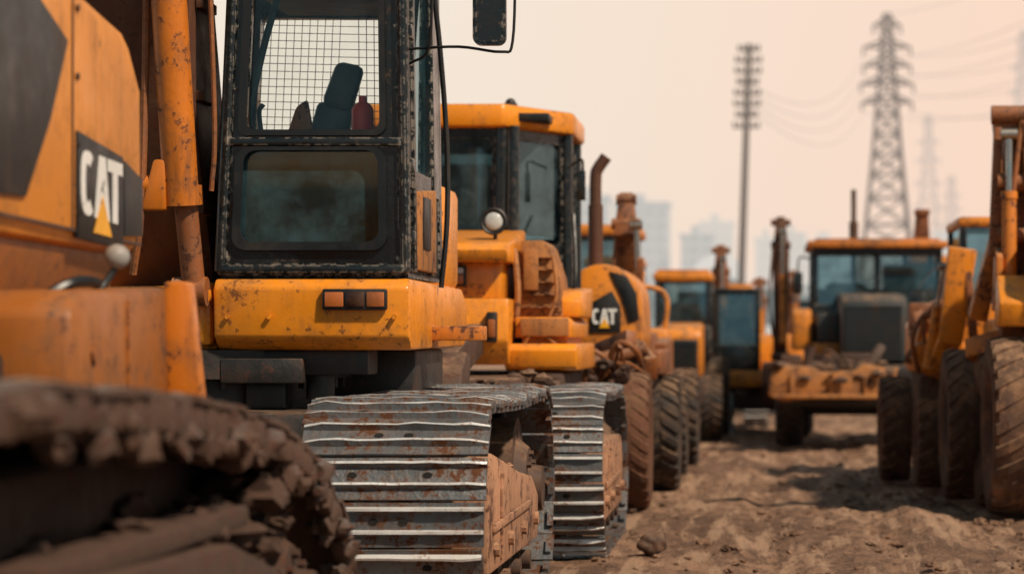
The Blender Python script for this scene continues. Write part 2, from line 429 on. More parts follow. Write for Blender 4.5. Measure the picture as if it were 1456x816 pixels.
def hyd(root,p0,p1,r,mat='orange_far',f=.6,name='hydraulic_cylinder'):
    p0=Vector(p0);p1=Vector(p1); m=p0.lerp(p1,f)
    b=MB(); b.cyl(p0,m,r,n=20); b.cyl(p0.lerp(m,.95),m+(p1-p0).normalized()*.01,r*1.15,n=20)
    b.cyl(p0-Vector((r*1.2,0,0)),p0+Vector((r*1.2,0,0)),r*1.1,n=16)
    o=part(b,name,root,mat)
    q=MB(); q.cyl(m,p1,r*.5,n=16); q.cyl(p1-Vector((r*1.1,0,0)),p1+Vector((r*1.1,0,0)),r*.8,n=14)
    part(q,'piston_rod',o,'chrome',ROOT.get(root.name,root)); return o
def lettering(mb,org,u,v,nrm,w,h,mi=0,mitri=1,th=.006):
    """three bold block letters C A T with a triangle under the A"""
    org=Vector(org);u=Vector(u);v=Vector(v);nrm=Vector(nrm)
    def P(a,b,k=0): return org+u*(a*w)+v*(b*h)+nrm*(th*k)
    def q(pts,mi=mi,k0=.0,k1=1.): mb.poly([P(a,b,k0) for a,b in pts],[P(a,b,k1) for a,b in pts],0,mi)
    n=16
    def cpt(t,ro):
        a=R(50+260*t); c,s=math.cos(a),math.sin(a)
        e=.7
        x=math.copysign(abs(c)**e,c); y=math.copysign(abs(s)**e,s)
        return (.155+x*(.155 if ro else .055),.5+y*(.5 if ro else .30))
    for i in range(n):
        q([cpt(i/n,1),cpt((i+1)/n,1),cpt((i+1)/n,0),cpt(i/n,0)])
    q([(.315,0),(.42,0),(.50,.66),(.50,1),(.425,1)]); q([(.685,0),(.58,0),(.50,.66),(.50,1),(.575,1)],k1=.95)
    q([(.43,.28),(.57,.28),(.55,.44),(.45,.44)],k1=.9)
    q([(.63,1),(1.,1),(1.,.80),(.63,.80)],k1=1.05); q([(.755,.8),(.88,.8),(.88,0),(.755,0)])
    q([(.28,-.24),(.72,-.24),(.50,.38)],mitri,k0=1.1,k1=1.7)

# ================================================================ GROUND
def ground():
    xs=[];
    nx=280
    for i in range(-nx//2,nx//2+1):
        u=i/(nx/2); xs.append(math.copysign(8*abs(u)+3000*abs(u)**11,u))
    ys=[-400,-60,-20,-6,0,2,3]
    ny=460
    for i in range(ny+1):
        v=i/ny; ys.append(4+42*v+5000*v**12)
    vs=[];fs=[]
    for y in ys:
        for x in xs:
            d=max(0,min(1,(70-y)/40)) if y>0 else .5
            z=.035*noise.noise(Vector((x*.7,y*.3,0)))+.018*noise.noise(Vector((x*2.3,y*1.2,3)))+.016*noise.noise(Vector((x*6,y*4,9)))
            z+=.022*abs(noise.noise(Vector((x*5.1,y*.3,20))))
            z+=.05*max(0,noise.noise(Vector((x*9,y*6,31)))-.2)
            for rx in (.15,.95):
                q=(x-rx-.12*math.sin(y*.25))/.13; z-=.032*math.exp(-q*q)*(1+.3*math.sin(y*38+abs(x-rx)*30)*(1 if y<40 else 0)); z+=.018*math.exp(-((abs(q)-1.8)/.6)**2)
            z+=.09*math.exp(-((x-1.05)/.35)**2-((y-17.3)/1.6)**2)*(1+.8*noise.noise(Vector((x*5,y*5,2))))
            if abs(x)>6: z*=.6
            vs.append((x,y,z*d-.02))
    W=len(xs)
    for j in range(len(ys)-1):
        for i in range(W-1): fs.append((j*W+i,j*W+i+1,(j+1)*W+i+1,(j+1)*W+i))
    me=bpy.data.meshes.new('ground'); me.from_pydata(vs,[],fs)
    me.polygons.foreach_set('use_smooth',[True]*len(fs))
    m,nt,out=nodes_of('dirt_ground')
    b=N(nt,'ShaderNodeBsdfPrincipled'); L(nt,b.outputs[0],out.inputs[0])
    tc=N(nt,'ShaderNodeTexCoord').outputs['Object']
    a=noise_n(nt,mapping(nt,tc,(1,.4,1)),.8,8,.7); c2=noise_n(nt,mapping(nt,tc,(1.,.45,1)),7,9,.78); c3=noise_n(nt,tc,60,5,.7); c4=noise_n(nt,mapping(nt,tc,(2.2,.22,1)),2.6,8,.7)
    c=mix(nt,ramp(nt,a,.40,.58),(.20,.105,.062),(.47,.265,.16))
    c=mix(nt,ramp(nt,c2,.46,.55,.0,.75),c,(.115,.058,.034))
    c=mix(nt,ramp(nt,c4,.51,.58,.0,.7),c,(.62,.39,.25))
    c=mix(nt,ramp(nt,c3,.53,.66,0,.5),c,(.62,.42,.29))
    L(nt,c,b.inputs['Base Color']); b.inputs['Roughness'].default_value=.82; b.inputs['Specular IOR Level'].default_value=.35
    bp=N(nt,'ShaderNodeBump'); bp.inputs['Strength'].default_value=1.; bp.inputs['Distance'].default_value=.08
    L(nt,mth(nt,'ADD',mth(nt,'MULTIPLY',c2,.9),mth(nt,'MULTIPLY',c3,.45)),bp.inputs['Height']); L(nt,bp.outputs[0],b.inputs['Normal'])
    me.materials.append(m)
    ob=bpy.data.objects.new('ground',me); ob['kind']='structure'; ob['label']='bare brown dirt ground with ruts and clods'; COL.objects.link(ob)
    return m
gm=ground()
mb=MB()
for i in range(1000):
    y=12+24*random.random()**1.6; x=random.uniform(-1.0,2.4)
    if random.random()<.4: x=random.gauss(1.05,.35); y=random.gauss(17.6,1.3)
    r=random.choice([.006,.008,.01,.013,.016,.024])*random.uniform(.7,1.3)
    mb.sphere((x,y,r*.2),r,0,2,(1.4,1.3,.7),.9)
solo(mb,'clods',gm,'loose clods and gravel scattered over the dirt','clods',kind='stuff')
mb=MB(); mb.sphere((-.66,15.5,.035),.075,0,4,(1.2,1,.85),.35)
solo(mb,'rock','brown','fist sized dark lump of rock on the dirt','rock',loc=(-.66,15.5,0))

# ================================================================ A: crawler tractor closest to camera
A=thing('crawler_tractor','yellow orange crawler tractor with rounded hood and muddy track','crawler tractor',(-2.9,7,0))
h=MB()
h.px([(4.6,1.62),(8.95,1.58),(9.06,1.66),(9.05,2.2),(8.85,2.37),(8.1,2.45),(4.6,2.78)],-3.7,-2.2,.07)
hood=part(h,'engine_hood',A,'orange_soft')
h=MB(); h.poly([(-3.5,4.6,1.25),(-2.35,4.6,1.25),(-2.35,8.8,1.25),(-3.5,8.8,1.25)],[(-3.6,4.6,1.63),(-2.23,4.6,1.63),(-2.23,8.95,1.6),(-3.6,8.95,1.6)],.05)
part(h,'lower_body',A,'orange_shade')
s=MB(); s.px([(8.095,1.65),(8.11,1.65),(8.11,2.42),(8.095,2.42)],-2.204,-2.1965); s.px([(6.9,1.66),(9.0,1.625),(9.0,1.635),(6.9,1.672)],-2.204,-2.1965)
for k in range(4): s.cyl((-2.2,8.15,1.7+.22*k),(-2.19,8.15,1.7+.22*k),.012,n=8)
part(s,'panel_seam',hood,'brown',A)
s=MB(); s.px([(6.4,2.36),(7.55,2.38),(8.02,2.24),(7.82,1.97),(7.56,1.72),(6.4,1.7)],-2.205,-2.188,.004); part(s,'side_vent_panel',hood,'panelgrey',A)
s=MB(); s.px([(8.14,1.965),(8.72,1.92),(8.72,1.605),(8.14,1.62)],-2.205,-2.19,.003); dec=part(s,'logo_panel',hood,'blackplain',A)
s=MB(); lettering(s,(-2.189,8.165,1.70),(0,1,-.03),(0,0,1),(1,0,0),.53,.21,th=.002); part(s,'logo_lettering',dec,['white','yellow'],A)
s=MB(); s.px([(8.745,1.91),(8.99,1.86),(8.99,1.66),(8.745,1.65)],-2.205,-2.19,.003); part(s,'vent_grille',hood,'panelgrey',A)
s=MB(); s.box(-3.4,-2.2,5.2,8.45,.95,1.26,.03); s.box(-3.3,-2.3,5,8.9,.5,1.2,.03)
s.beam((-2.25,6.6,1.1),(-2.2,7.1,1.3),.1,.1,.12,.1); s.cyl((-2.25,7.0,1.3),(-2.15,7.0,1.3),.06,n=16)
part(s,'chassis',A,'shadow')
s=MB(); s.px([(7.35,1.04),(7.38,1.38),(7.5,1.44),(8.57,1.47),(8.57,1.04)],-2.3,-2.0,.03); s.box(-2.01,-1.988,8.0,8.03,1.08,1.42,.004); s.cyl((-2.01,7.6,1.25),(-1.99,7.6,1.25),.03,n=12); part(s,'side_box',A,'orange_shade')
s=MB(); s.poly([(-2.02,8.57,1.02),(-1.88,8.57,1.02),(-1.88,8.66,1.02),(-2.02,8.66,1.02)],[(-2.02,8.57,1.49),(-1.93,8.57,1.49),(-1.93,8.66,1.49),(-2.02,8.66,1.49)],.015); part(s,'fender',A,['cyl'])
s=MB(); s.tube([(-2.12,7.9,1.40),(-2.07,7.97,1.46),(-2.03,8.0,1.53)],.012,n=10); s.tube([(-2.2,7.75,1.42),(-2.12,7.82,1.47),(-2.08,7.95,1.47),(-2.12,8.1,1.43)],.018)
lv=part(s,'control_lever',A,'blackplain'); s=MB(); s.sphere((-2.03,8.0,1.555),.04,0,3); part(s,'knob',lv,'knob',A)
prof=[(4.3,.0),(4.0,.35),(4.05,.85),(4.4,1.16),(5.0,1.19),(5.8,1.165),(6.5,1.13),(7.1,1.08),(7.6,1.02),(8.0,.95),(8.35,.84),(8.65,.7),(8.88,.52),(8.98,.33),(8.95,.15),(8.8,.03),(8.5,.0)]
tr=track(A,-2.2,-1.42,prof,.16,('darkmud','steelbarA','hole'),[(4.6,.3),(4.6,.80),(6.9,.74),(7.5,.62),(7.6,.3)],(('drive_sprocket',8.2,.45,.36),('idler_wheel',4.7,.55,.42)),'gear',.6,gh=.026,wheelmat='gear',lug=False,mudmat='darkmud')
s=MB()
s.box(-1.62,-1.47,5.2,7.3,.76,.82,.015); s.box(-2.1,-1.56,5.0,8.3,.2,.72,.05); s.px([(7.0,.25),(7.0,.66),(7.9,.58),(8.3,.4),(8.3,.25)],-1.6,-1.47,.03)
for y in (6.95,7.3,7.7): s.box(-1.5,-1.45,y,y+.06,.28,.6,.01)
s.box(-2.1,-1.75,5.0,8.2,.7,.98,.05)
for k in range(90): s.sphere((random.uniform(-1.9,-1.50),random.uniform(5.0,8.4),random.uniform(.62,.84)),random.uniform(.03,.09),0,2,(1,1.5,.6),.8)
part(s,'running_gear',tr,'gear',A)
c=tr.copy(); c.location=(-2.1,0,0); COL.objects.link(c)
for ch in tr.children: d=ch.copy(); d.parent=c; COL.objects.link(d)
# ================================================================ B: main excavator
B=thing('tracked_excavator','orange tracked excavator with black framed cab and worn steel tracks','excavator',(-3.0,12.8,0))
st=stadium(10.55,14.2,1.0,n=18)
fr=[(10.8,.28),(10.78,.76),(11.0,.8),(12.2,.66),(12.9,.6),(13.2,.5),(13.2,.26)]
tr=track(B,-1.94,-1.15,st,.19,frame=fr,wheels=(('idler_wheel',11.08,.5,.42),('drive_sprocket',13.68,.49,.44)),mud=.45,gh=.046,wheelmat='brown')
c=tr.copy(); c.location=(-2.1,0,0); COL.objects.link(c)
for ch in tr.children: d=ch.copy(); d.parent=c; COL.objects.link(d)
s=MB(); s.box(-3.6,-1.8,11.9,13.6,.55,.95,.04); s.cyl((-2.8,12.9,.95),(-2.8,12.9,1.12),.62,n=48); s.cyl((-2.8,12.9,1.1),(-2.8,12.9,1.24),.72,n=48)
for k in range(30):
    a=2*math.pi*k/30; s.cyl((-2.8+.67*math.cos(a),12.9+.67*math.sin(a),1.05),(-2.8+.67*math.cos(a),12.9+.67*math.sin(a),1.1),.02,n=6)
s.box(-2.65,-1.9,12.3,12.6,1.12,1.24,.01); s.box(-2.3,-1.75,12.9,14.0,.95,1.24,.02)
s.box(-2.6,-2.2,12.2,12.28,1.08,1.2,.01); s.cyl((-2.15,12.4,1.0),(-2.15,12.4,1.12),.07,n=16); s.box(-2.5,-2.3,12.3,12.5,.95,1.1,.02)
part(s,'turntable',B,'shadow')
s=MB()
s.px([(12.15,1.30),(12.13,1.54),(12.18,1.585),(14.3,1.575),(14.55,1.5),(14.55,1.3),(14.4,1.25),(12.25,1.24)],-2.62,-1.68,.018)
s.px([(12.3,1.24),(12.25,1.55),(14.5,1.55),(14.5,1.24)],-4.15,-2.63,.02)
s.box(-2.71,-2.64,12.2,12.5,1.26,1.57,.03)
s.cyl((-2.675,12.2,1.5),(-2.675,12.12,1.5),.045,n=20)
for x in (-2.55,-2.35,-1.75):s.cyl((x,12.135,1.40),(x,12.12,1.40),.012,n=8)
deck=part(s,'deck',B,'orange')
s=MB(); s.box(-1.69,-1.42,12.98,13.2,1.285,1.36,.008); part(s,'step_bracket',deck,'orange_dirty',B)
s=MB(); s.box(-2.092,-1.782,12.105,12.135,1.432,1.533,.008); tl=part(s,'tail_light',deck,'blackplain',B)
for (a,b,mm) in ((-2.08,-1.99,'lampamber'),(-1.98,-1.89,'lampred'),(-1.88,-1.795,'lampamber')):
    s=MB(); s.box(a,b,12.097,12.11,1.447,1.518,.006); part(s,'light_lens',tl,mm,B)
s=MB()
s.box(-4.1,-1.70,13.62,14.3,1.56,2.13,.05); s.pz([(-4.1,14.3),(-1.95,14.3),(-2.1,15.3),(-2.6,15.6),(-3.5,15.6),(-4.0,15.3)],1.2,2.05,.06); s.box(-4.1,-3.3,12.5,13.62,1.56,2.0,.05)
part(s,'engine_housing',B,'orange')
def tap(v):
    if v.x<-2.15: return (v.x+.045*(v.z-1.6)-.11*(v.y-12.2),v.y,v.z)
    return (v.x-.012*(v.z-1.6),v.y,v.z)
s=MB()
s.ring('y',12.2,12.27,(-2.62,-1.69,2.245,3.25),(-2.50,-1.80,2.285,3.15),.03,.05)
s.ring('y',12.195,12.27,(-2.62,-1.69,1.60,2.25),(-2.53,-1.81,1.745,2.215),.03,.07)
s.ring('y',13.42,13.5,(-2.62,-1.69,1.6,3.25),(-2.56,-1.90,2.38,2.99),.03,.04)
s.ring('x',-1.76,-1.69,(12.26,13.46,2.03,3.25),(12.42,13.1,2.12,3.12),.02,.05)
s.ring('x',-2.62,-2.56,(12.26,13.46,1.6,3.25),(12.45,13.3,2.2,3.12),.02,.05)
s.box(-1.76,-1.70,12.26,13.46,1.6,2.05,.01)
s.box(-2.62,-1.69,12.2,13.5,3.25,3.32,.03); s.box(-2.6,-1.7,12.25,13.45,1.59,1.64)
for x in (-2.60,-1.705): s.tube([(x,12.19,1.62),(x,12.19,2.4),(x,12.19,3.22)],.028,10)
s.box(-2.60,-1.71,12.165,12.2,2.222,2.262,.006); s.box(-2.60,-1.71,12.16,12.2,1.61,1.65,.008)
s.box(-1.70,-1.675,12.36,12.41,1.62,3.2,.006); s.box(-1.70,-1.68,13.12,13.16,1.62,3.2,.006)
for z in (1.75,2.1,2.75): s.box(-1.715,-1.67,12.27,12.34,z,z+.07,.008)
for x in (-2.57,-1.74):
    for z in (1.68,2.0,2.5,2.8): s.cyl((x,12.2,z),(x,12.185,z),.009,n=8)
s.warp(tap); cab=part(s,'cab_frame',B,'black')
s=MB(); s.ring('y',12.175,12.2,(-2.545,-1.79,2.272,3.17),(-2.505,-1.82,2.30,3.14),.05,.045); s.ring('y',12.17,12.196,(-2.55,-1.79,1.72,2.218),(-2.51,-1.83,1.76,2.2),.07,.06); s.warp(tap); part(s,'window_gasket',cab,'blackplain',B)
s=MB(); s.rplate('y',12.225,12.231,(-2.52,-1.78,2.27,3.17),.05); s.warp(tap); part(s,'windscreen',cab,'glass',B)
s=MB(); s.rplate('y',12.225,12.231,(-2.56,-1.79,1.73,2.23),.06); s.warp(tap); part(s,'lower_window',cab,'glassdark',B)
s=MB(); s.rplate('x',-1.735,-1.73,(12.4,13.12,2.1,3.14),.05); part(s,'side_window',cab,'glassdark',B)
s=MB(); s.rplate('y',13.45,13.455,(-2.58,-1.87,2.36,3.0),.04); s.warp(tap); part(s,'rear_window',cab,'glass',B)
s=MB()
for i in range(18):
    x=-2.56+.0405*i; s.box(x-.0017,x+.0017,13.395,13.402,2.36,3.0)
for i in range(16):
    z=2.38+.0405*i; s.box(-2.58,-1.87,13.403,13.408,z-.0017,z+.0017)
s.warp(tap); s.warp(lambda v:(v.x+.010*math.sin(v.z*9),v.y,v.z+.008*math.sin(v.x*11))); part(s,'window_guard',cab,'rustpaint',B)
s=MB(); s.box(-2.5,-1.8,12.35,13.4,3.0,3.03,.01); part(s,'headliner',cab,'liner',B)
s=MB()
# tilted seat back: tapered bolster + separate head pad
s.poly([(-2.40,12.98,2.05),(-2.18,12.98,2.05),(-2.18,13.12,2.05),(-2.40,13.12,2.05)],[(-2.27,13.0,2.52),(-2.09,13.0,2.47),(-2.09,13.1,2.47),(-2.27,13.1,2.52)],.03)
s.poly([(-2.25,12.96,2.50),(-2.10,12.96,2.45),(-2.10,13.08,2.45),(-2.25,13.08,2.50)],[(-2.17,12.97,2.72),(-2.03,12.97,2.69),(-2.03,13.07,2.69),(-2.17,13.07,2.72)],.035)
s.box(-2.45,-2.0,12.7,13.1,1.85,2.05,.05); s.box(-2.35,-2.05,12.8,13.1,1.62,1.88,.02)
part(s,'seat',cab,'seat',B)
s=MB(); s.poly([(-2.43,12.93,2.3),(-2.27,12.93,2.3),(-2.27,12.97,2.3),(-2.43,12.97,2.3)],[(-2.37,12.93,2.48),(-2.31,12.93,2.52),(-2.31,12.97,2.52),(-2.37,12.97,2.48)],.02); part(s,'arm_rest',cab,'cyl',B)
s=MB(); s.cyl((-1.975,12.6,2.2),(-1.975,12.6,2.42),.055,n=24); s.sphere((-1.975,12.6,2.42),.055,0,3); s.cyl((-1.975,12.6,2.46),(-1.975,12.6,2.5),.02); part(s,'fire_extinguisher',cab,'red',B)
s=MB()
s.box(-2.55,-2.45,12.6,13.2,1.64,2.25,.03); s.box(-1.95,-1.85,12.7,13.2,1.64,2.18,.03)
s.tube([(-2.46,12.6,2.2),(-2.47,12.5,2.4),(-2.45,12.5,2.45)],.012)
s.tube([(-2.3,12.45,1.64),(-2.28,12.4,1.95),(-2.28,12.36,2.0)],.015); s.tube([(-2.1,12.45,1.64),(-2.08,12.4,1.95)],.015); s.box(-2.33,-2.02,12.3,12.5,1.64,1.72,.02)
s.tube([(-2.35,12.4,3.0),(-2.42,12.34,2.7),(-2.5,12.3,2.3)],.018); s.box(-2.5,-2.2,12.3,12.5,2.2,2.29,.02)
part(s,'control_console',cab,'liner',B)
s=MB(); s.px([(12.42,1.63),(13.1,1.63),(13.1,2.06),(12.44,2.02)],-1.70,-1.672,.012); dr=part(s,'door_panel',cab,'dusty',B)
s=MB(); s.box(-1.674,-1.664,12.58,12.84,1.74,2.0,.01); part(s,'door_handle',dr,'blackplain',B)
s=MB(); s.tube([(-1.66,13.2,1.56),(-1.63,13.2,1.9),(-1.63,13.2,2.3),(-1.66,13.15,2.8),(-1.70,13.1,3.2)],.014); part(s,'grab_rail',cab,'blackplain',B)
s=MB(); s.tube([(-1.72,12.3,2.70),(-1.45,12.2,2.70),(-1.24,12.15,2.67),(-1.185,12.15,2.72),(-1.17,12.15,3.1)],.007,8); s.tube([(-1.7,12.3,2.63),(-1.6,12.25,2.70),(-1.58,12.22,3.0)],.007,8)
ma=part(s,'mirror_arm',cab,'blackplain',B)
s=MB(); s.rplate('y',12.13,12.17,(-1.375,-1.215,2.70,3.06),.04); s.rplate('y',12.122,12.13,(-1.36,-1.23,2.715,3.045),.03); part(s,'mirror',ma,'black',B)
# boom
s=MB()
s.beam((-3.0,12.95,1.55),(-3.0,12.3,3.2),.56,.5,.5,.75,.03); s.beam((-3.0,12.3,3.2),(-3.0,11.2,4.6),.5,.42,.75,.7,.03); s.beam((-3.0,11.2,4.6),(-3.0,9.4,5.0),.42,.36,.7,.4,.03)
s.cyl((-3.3,12.95,1.75),(-2.63,12.95,1.75),.13,n=28)
for z in (1.9,2.45,2.9): s.box(-2.74,-2.70,12.3,12.6,z,z+.05,.005)
boom=part(s,'boom',B,'boomrust')
s=MB(); s.beam((-3.0,9.3,5.2),(-3.0,7.0,4.6),.3,.22,.5,.25,.02); part(s,'stick',boom,'orange_dirty',B)
s=MB(); s.cyl((-2.745,12.02,1.95),(-2.79,11.85,3.3),.083,n=30); s.cyl((-2.743,12.03,1.93),(-2.745,12.02,2.02),.095,n=30)
s.poly([(-2.92,11.93,1.9),(-2.80,11.93,1.9),(-2.80,12.02,1.9),(-2.92,12.02,1.9)],[(-2.86,11.93,2.14),(-2.80,11.93,2.14),(-2.80,12.02,2.14),(-2.86,12.02,2.14)],.015)
s.cyl((-3.08,11.98,2.02),(-2.88,11.98,2.02),.05,n=20); s.cyl((-3.04,11.98,2.02),(-3.01,11.98,2.02),.065,n=20)
bc=part(s,'boom_cylinder',boom,'cyl',B)
s=MB(); s.cyl((-2.70,12.1,1.5),(-2.73,12.04,1.95),.055,n=24); s.cyl((-2.80,12.1,1.52),(-2.64,12.1,1.52),.07,n=20); s.tube([(-2.62,12.1,2.0),(-2.60,12.08,2.3),(-2.62,12.05,3.1)],.012,8,0); s.tube([(-2.97,12.0,1.6),(-2.92,11.95,1.9),(-2.9,11.95,2.5),(-2.88,11.9,3.1)],.018,8,0)
part(s,'cylinder_foot',bc,'rustpaint',B)

# ================================================================ C: second tracked machine with cab
C=thing('tracked_loader','orange tracked loader with black framed cab and round work lamp','tracked loader',(-2.1,17.3,0))
tr=track(C,-1.62,-.92,stadium(14.8,17.6,.95,n=18),.17,frame=[(15.0,.2),(14.98,.62),(15.3,.68),(16.9,.66),(17.1,.5),(17.0,.2)],wheels=(('idler_wheel',15.27,.48,.41),('drive_sprocket',17.1,.48,.42)),mud=.4,gh=.042,wheelmat='brown')
c=tr.copy(); c.location=(-1.7,0,0); COL.objects.link(c)
for ch in tr.children: d=ch.copy(); d.parent=c; COL.objects.link(d)
s=MB(); s.box(-2.7,-1.5,15.6,19.8,.5,1.05,.04); s.px([(14.6,.85),(14.72,1.12),(14.95,1.22),(15.1,1.2),(15.0,.85)],-2.6,-1.72,.03); s.beam((-2.4,15.2,1.1),(-2.4,16.8,1.3),.15,.15,.2,.2); s.beam((-1.9,15.2,1.1),(-1.9,16.8,1.3),.15,.15,.2,.2)
s.box(-1.7,-1.3,16.9,18.6,.78,1.07,.03)
for k in range(16): s.sphere((random.uniform(-2.5,-1.3),random.uniform(15.0,16.8),random.uniform(1.0,1.08)),random.uniform(.03,.07),0,2,(1.3,1,.6),.7)
part(s,'chassis',C,'brown')
s=MB()
s.px([(16.70,1.80),(16.66,1.88),(16.78,1.93),(17.95,2.06),(17.95,1.80)],-2.7,-1.66,.018)
s.box(-2.7,-1.72,16.85,17.95,1.5,1.83,.02)
s.px([(16.80,1.12),(16.70,1.28),(16.74,1.56),(17.9,1.56),(17.9,1.12)],-2.6,-1.66,.02)
s.py([(-1.64,1.30),(-1.26,1.30),(-1.26,1.40),(-1.30,1.44),(-1.64,1.44)],17.0,18.6,.01); s.px([(16.88,1.10),(16.85,1.22),(16.9,1.26),(18.7,1.26),(18.7,1.08),(16.95,1.08)],-1.70,-1.22,.014); s.box(-1.6,-1.3,17.06,18.5,1.2,1.34)
s.px([(17.3,1.44),(17.3,1.56),(17.45,1.62),(18.5,1.66),(18.5,1.44)],-1.44,-1.22,.02)
hd=part(s,'engine_hood',C,'orange')
s=MB()
s.py([(-1.64,1.44),(-1.34,1.44),(-1.36,1.70),(-1.43,1.92),(-1.47,1.96),(-1.62,1.96)],17.2,17.9,.012)
for i in range(5): s.box(-1.63+.004*i,-1.36-.012*i,17.165-.0*i,17.2,1.5+i*.085,1.51+i*.085,.004)
s.box(-1.6,-1.5,17.14,17.2,1.62,1.9,.01); s.tube([(-1.66,17.1,1.3),(-1.63,17.08,1.6),(-1.66,17.15,1.9)],.022); s.tube([(-1.42,17.1,1.44),(-1.37,17.1,1.6),(-1.40,17.15,1.85)],.013)
s.box(-1.60,-1.28,16.93,17.0,1.31,1.43,.008); s.tube([(-1.64,16.98,1.14),(-1.5,16.94,1.34),(-1.3,16.98,1.2)],.012)
part(s,'side_guard',hd,'dusty',C)
s=MB(); s.box(-2.07,-1.95,16.80,16.86,1.64,1.78,.01); lc=part(s,'light_cluster',hd,'blackplain',C)
s=MB(); s.box(-2.055,-1.965,16.785,16.81,1.655,1.72,.01); part(s,'light_lens',lc,'lampamber',C)
s=MB(); s.box(-2.055,-1.965,16.785,16.81,1.725,1.765,.01); part(s,'light_lens',lc,'lamp',C)
s=MB(); s.box(-1.80,-1.73,16.67,16.75,1.27,1.47,.01); lc=part(s,'light_cluster',hd,'blackplain',C)
s=MB(); s.box(-1.79,-1.74,16.66,16.68,1.30,1.42,.01); part(s,'light_lens',lc,'lampamber',C)
s=MB(); s.cyl((-1.785,17.12,2.08),(-1.785,17.0,2.08),.05,.085,n=28)
for k in range(28):
    a=2*math.pi*k/28; b_=2*math.pi*(k+1)/28
    s.cyl((-1.785+.082*math.cos(a),16.995,2.08+.082*math.sin(a)),(-1.785+.082*math.cos(b_),16.995,2.08+.082*math.sin(b_)),.012,n=6)
s.tube([(-1.785,17.1,2.0),(-1.785,17.12,1.9)],.015); wl=part(s,'work_lamp',C,'blackplain')
s=MB(); s.sphere((-1.785,17.0,2.08),.062,0,3,(1,.35,1)); part(s,'lamp_lens',wl,'lamp',C)
FP=[(-2.85,18.0),(-1.83,18.0),(-1.43,18.7),(-1.43,19.6),(-2.85,19.6)]
def pane(mb,a,b,z0,z1,fr,th,mi=0,hole=True):
    a=Vector((a[0],a[1],0));b=Vector((b[0],b[1],0)); d=(b-a).normalized(); w=(b-a).length; nrm=Vector((d.y,-d.x,0))
    t=MB()
    if hole: t.ring('y',0,th,(0,w,z0,z1),(fr,w-fr,z0+fr,z1-fr),.01,.04)
    else: t.rplate('y',th*.4,th*.6,(fr*.8,w-fr*.8,z0+fr*.8,z1-fr*.8),.04)
    o=len(mb.v)
    mb.v+=[a+d*v.x-nrm*v.y+Vector((0,0,v.z)) for v in t.v]
    mb.f+=[[i+o for i in f] for f in t.f]; mb.m+=[mi]*len(t.f)
s=MB()
for i in range(5): pane(s,FP[i],FP[(i+1)%5],1.98 if i!=1 else 1.9,2.79,.075,.06)
for p in FP: s.cyl((p[0],p[1],1.2),(p[0],p[1],2.8),.05,n=12)
s.pz(FP,1.15,1.95,.02)
s.cyl((-1.74,17.9,1.3),(-1.74,17.98,2.8),.035,n=12)
cb=part(s,'cab_frame',C,'black')
s=MB()
for i in range(5): pane(s,FP[i],FP[(i+1)%5],1.98,2.79,.075,.06,0,False)
part(s,'cab_windows',cb,'glassfar',C)
s=MB(); s.box(-2.4,-2.0,18.6,19.0,1.95,2.1,.04); s.box(-2.4,-2.0,18.95,19.08,1.95,2.6,.05); s.cyl((-2.2,18.25,1.95),(-2.2,18.35,2.25),.02); s.cyl((-2.2,18.36,2.26),(-2.2,18.34,2.24),.17,n=24); part(s,'seat',cb,'seat',C)
s=MB(); s.pz([(-2.95,17.9),(-1.8,17.9),(-1.36,18.65),(-1.36,19.7),(-2.95,19.7)],2.79,2.955,.035); rf=part(s,'roof',cb,'orange',C)
s=MB(); s.cyl((-1.8,18.3,2.955),(-1.8,18.3,2.99),.05,n=20); s.sphere((-1.8,18.3,2.99),.04); s.box(-1.76,-1.5,18.04,18.36,2.84,2.9,.01) ; part(s,'roof_beacon',rf,'blackplain',C)
s=MB(); s.tube([(-1.75,17.85,1.2),(-1.70,17.8,1.6),(-1.72,17.82,2.0)],.02); part(s,'grab_rail',C,'blackplain')
s=MB(); s.tube([(-1.38,18.3,1.5),(-1.33,18.3,1.75),(-1.36,18.5,2.2)],.014); part(s,'grab_rail',C,'blackplain')
s=MB(); s.tube([(-1.4,18.6,2.55),(-1.30,18.5,2.6),(-1.29,18.5,2.5)],.01); s.box(-1.34,-1.27,18.48,18.5,2.3,2.52,.01); part(s,'mirror',cb,'black',C)

# ================================================================ D: wheeled excavator with stack and raised stick
D=thing('wheeled_excavator','dirty orange wheeled excavator with curved hood and rusty exhaust stack','excavator',(-1.3,21,0))
wheel(D,(-.96,19.3,.52),.53,.27,'rubberrust','brown',.35); wheel(D,(-.83,21.8,.49),.5,.3,'rubber','brown'); wheel(D,(-2.2,19.3,.52),.53,.27,'rubberrust','brown',.35); wheel(D,(-2.2,21.8,.49),.5,.3,'rubber','brown')
s=MB(); s.box(-2.0,-1.12,19.0,22.6,.5,.95,.04); s.box(-1.6,-.85,19.9,21.3,.9,1.15,.04); s.cyl((-2.3,19.3,.52),(-.9,19.3,.52),.1,n=16); s.cyl((-2.2,21.8,.5),(-.8,21.8,.5),.09,n=16)
for k in range(14): s.sphere((random.uniform(-1.5,-.95),random.uniform(18.9,20),random.uniform(.9,1.12)),random.uniform(.04,.08),0,2,(1,1,.7),.6)
part(s,'chassis',D,'brown')
s=MB()
pts=[(-1.6,1.12),(-1.6,1.6)]+[(-1.28+.32*math.cos(R(a)),1.6+.3*math.sin(R(a))) for a in range(170,-1,-17)]+[(-.95,1.3),(-1.0,1.12)]
s.py(pts,20.6,22.2,.03)
hd=part(s,'engine_hood',D,'orange_far')
s=MB(); s.py([(-1.22,1.84),(-1.08,1.80),(-1.0,1.66),(-.98,1.45),(-1.06,1.42),(-1.12,1.62)],20.585,20.61,.004); part(s,'side_vent_panel',hd,'blackplain',D)
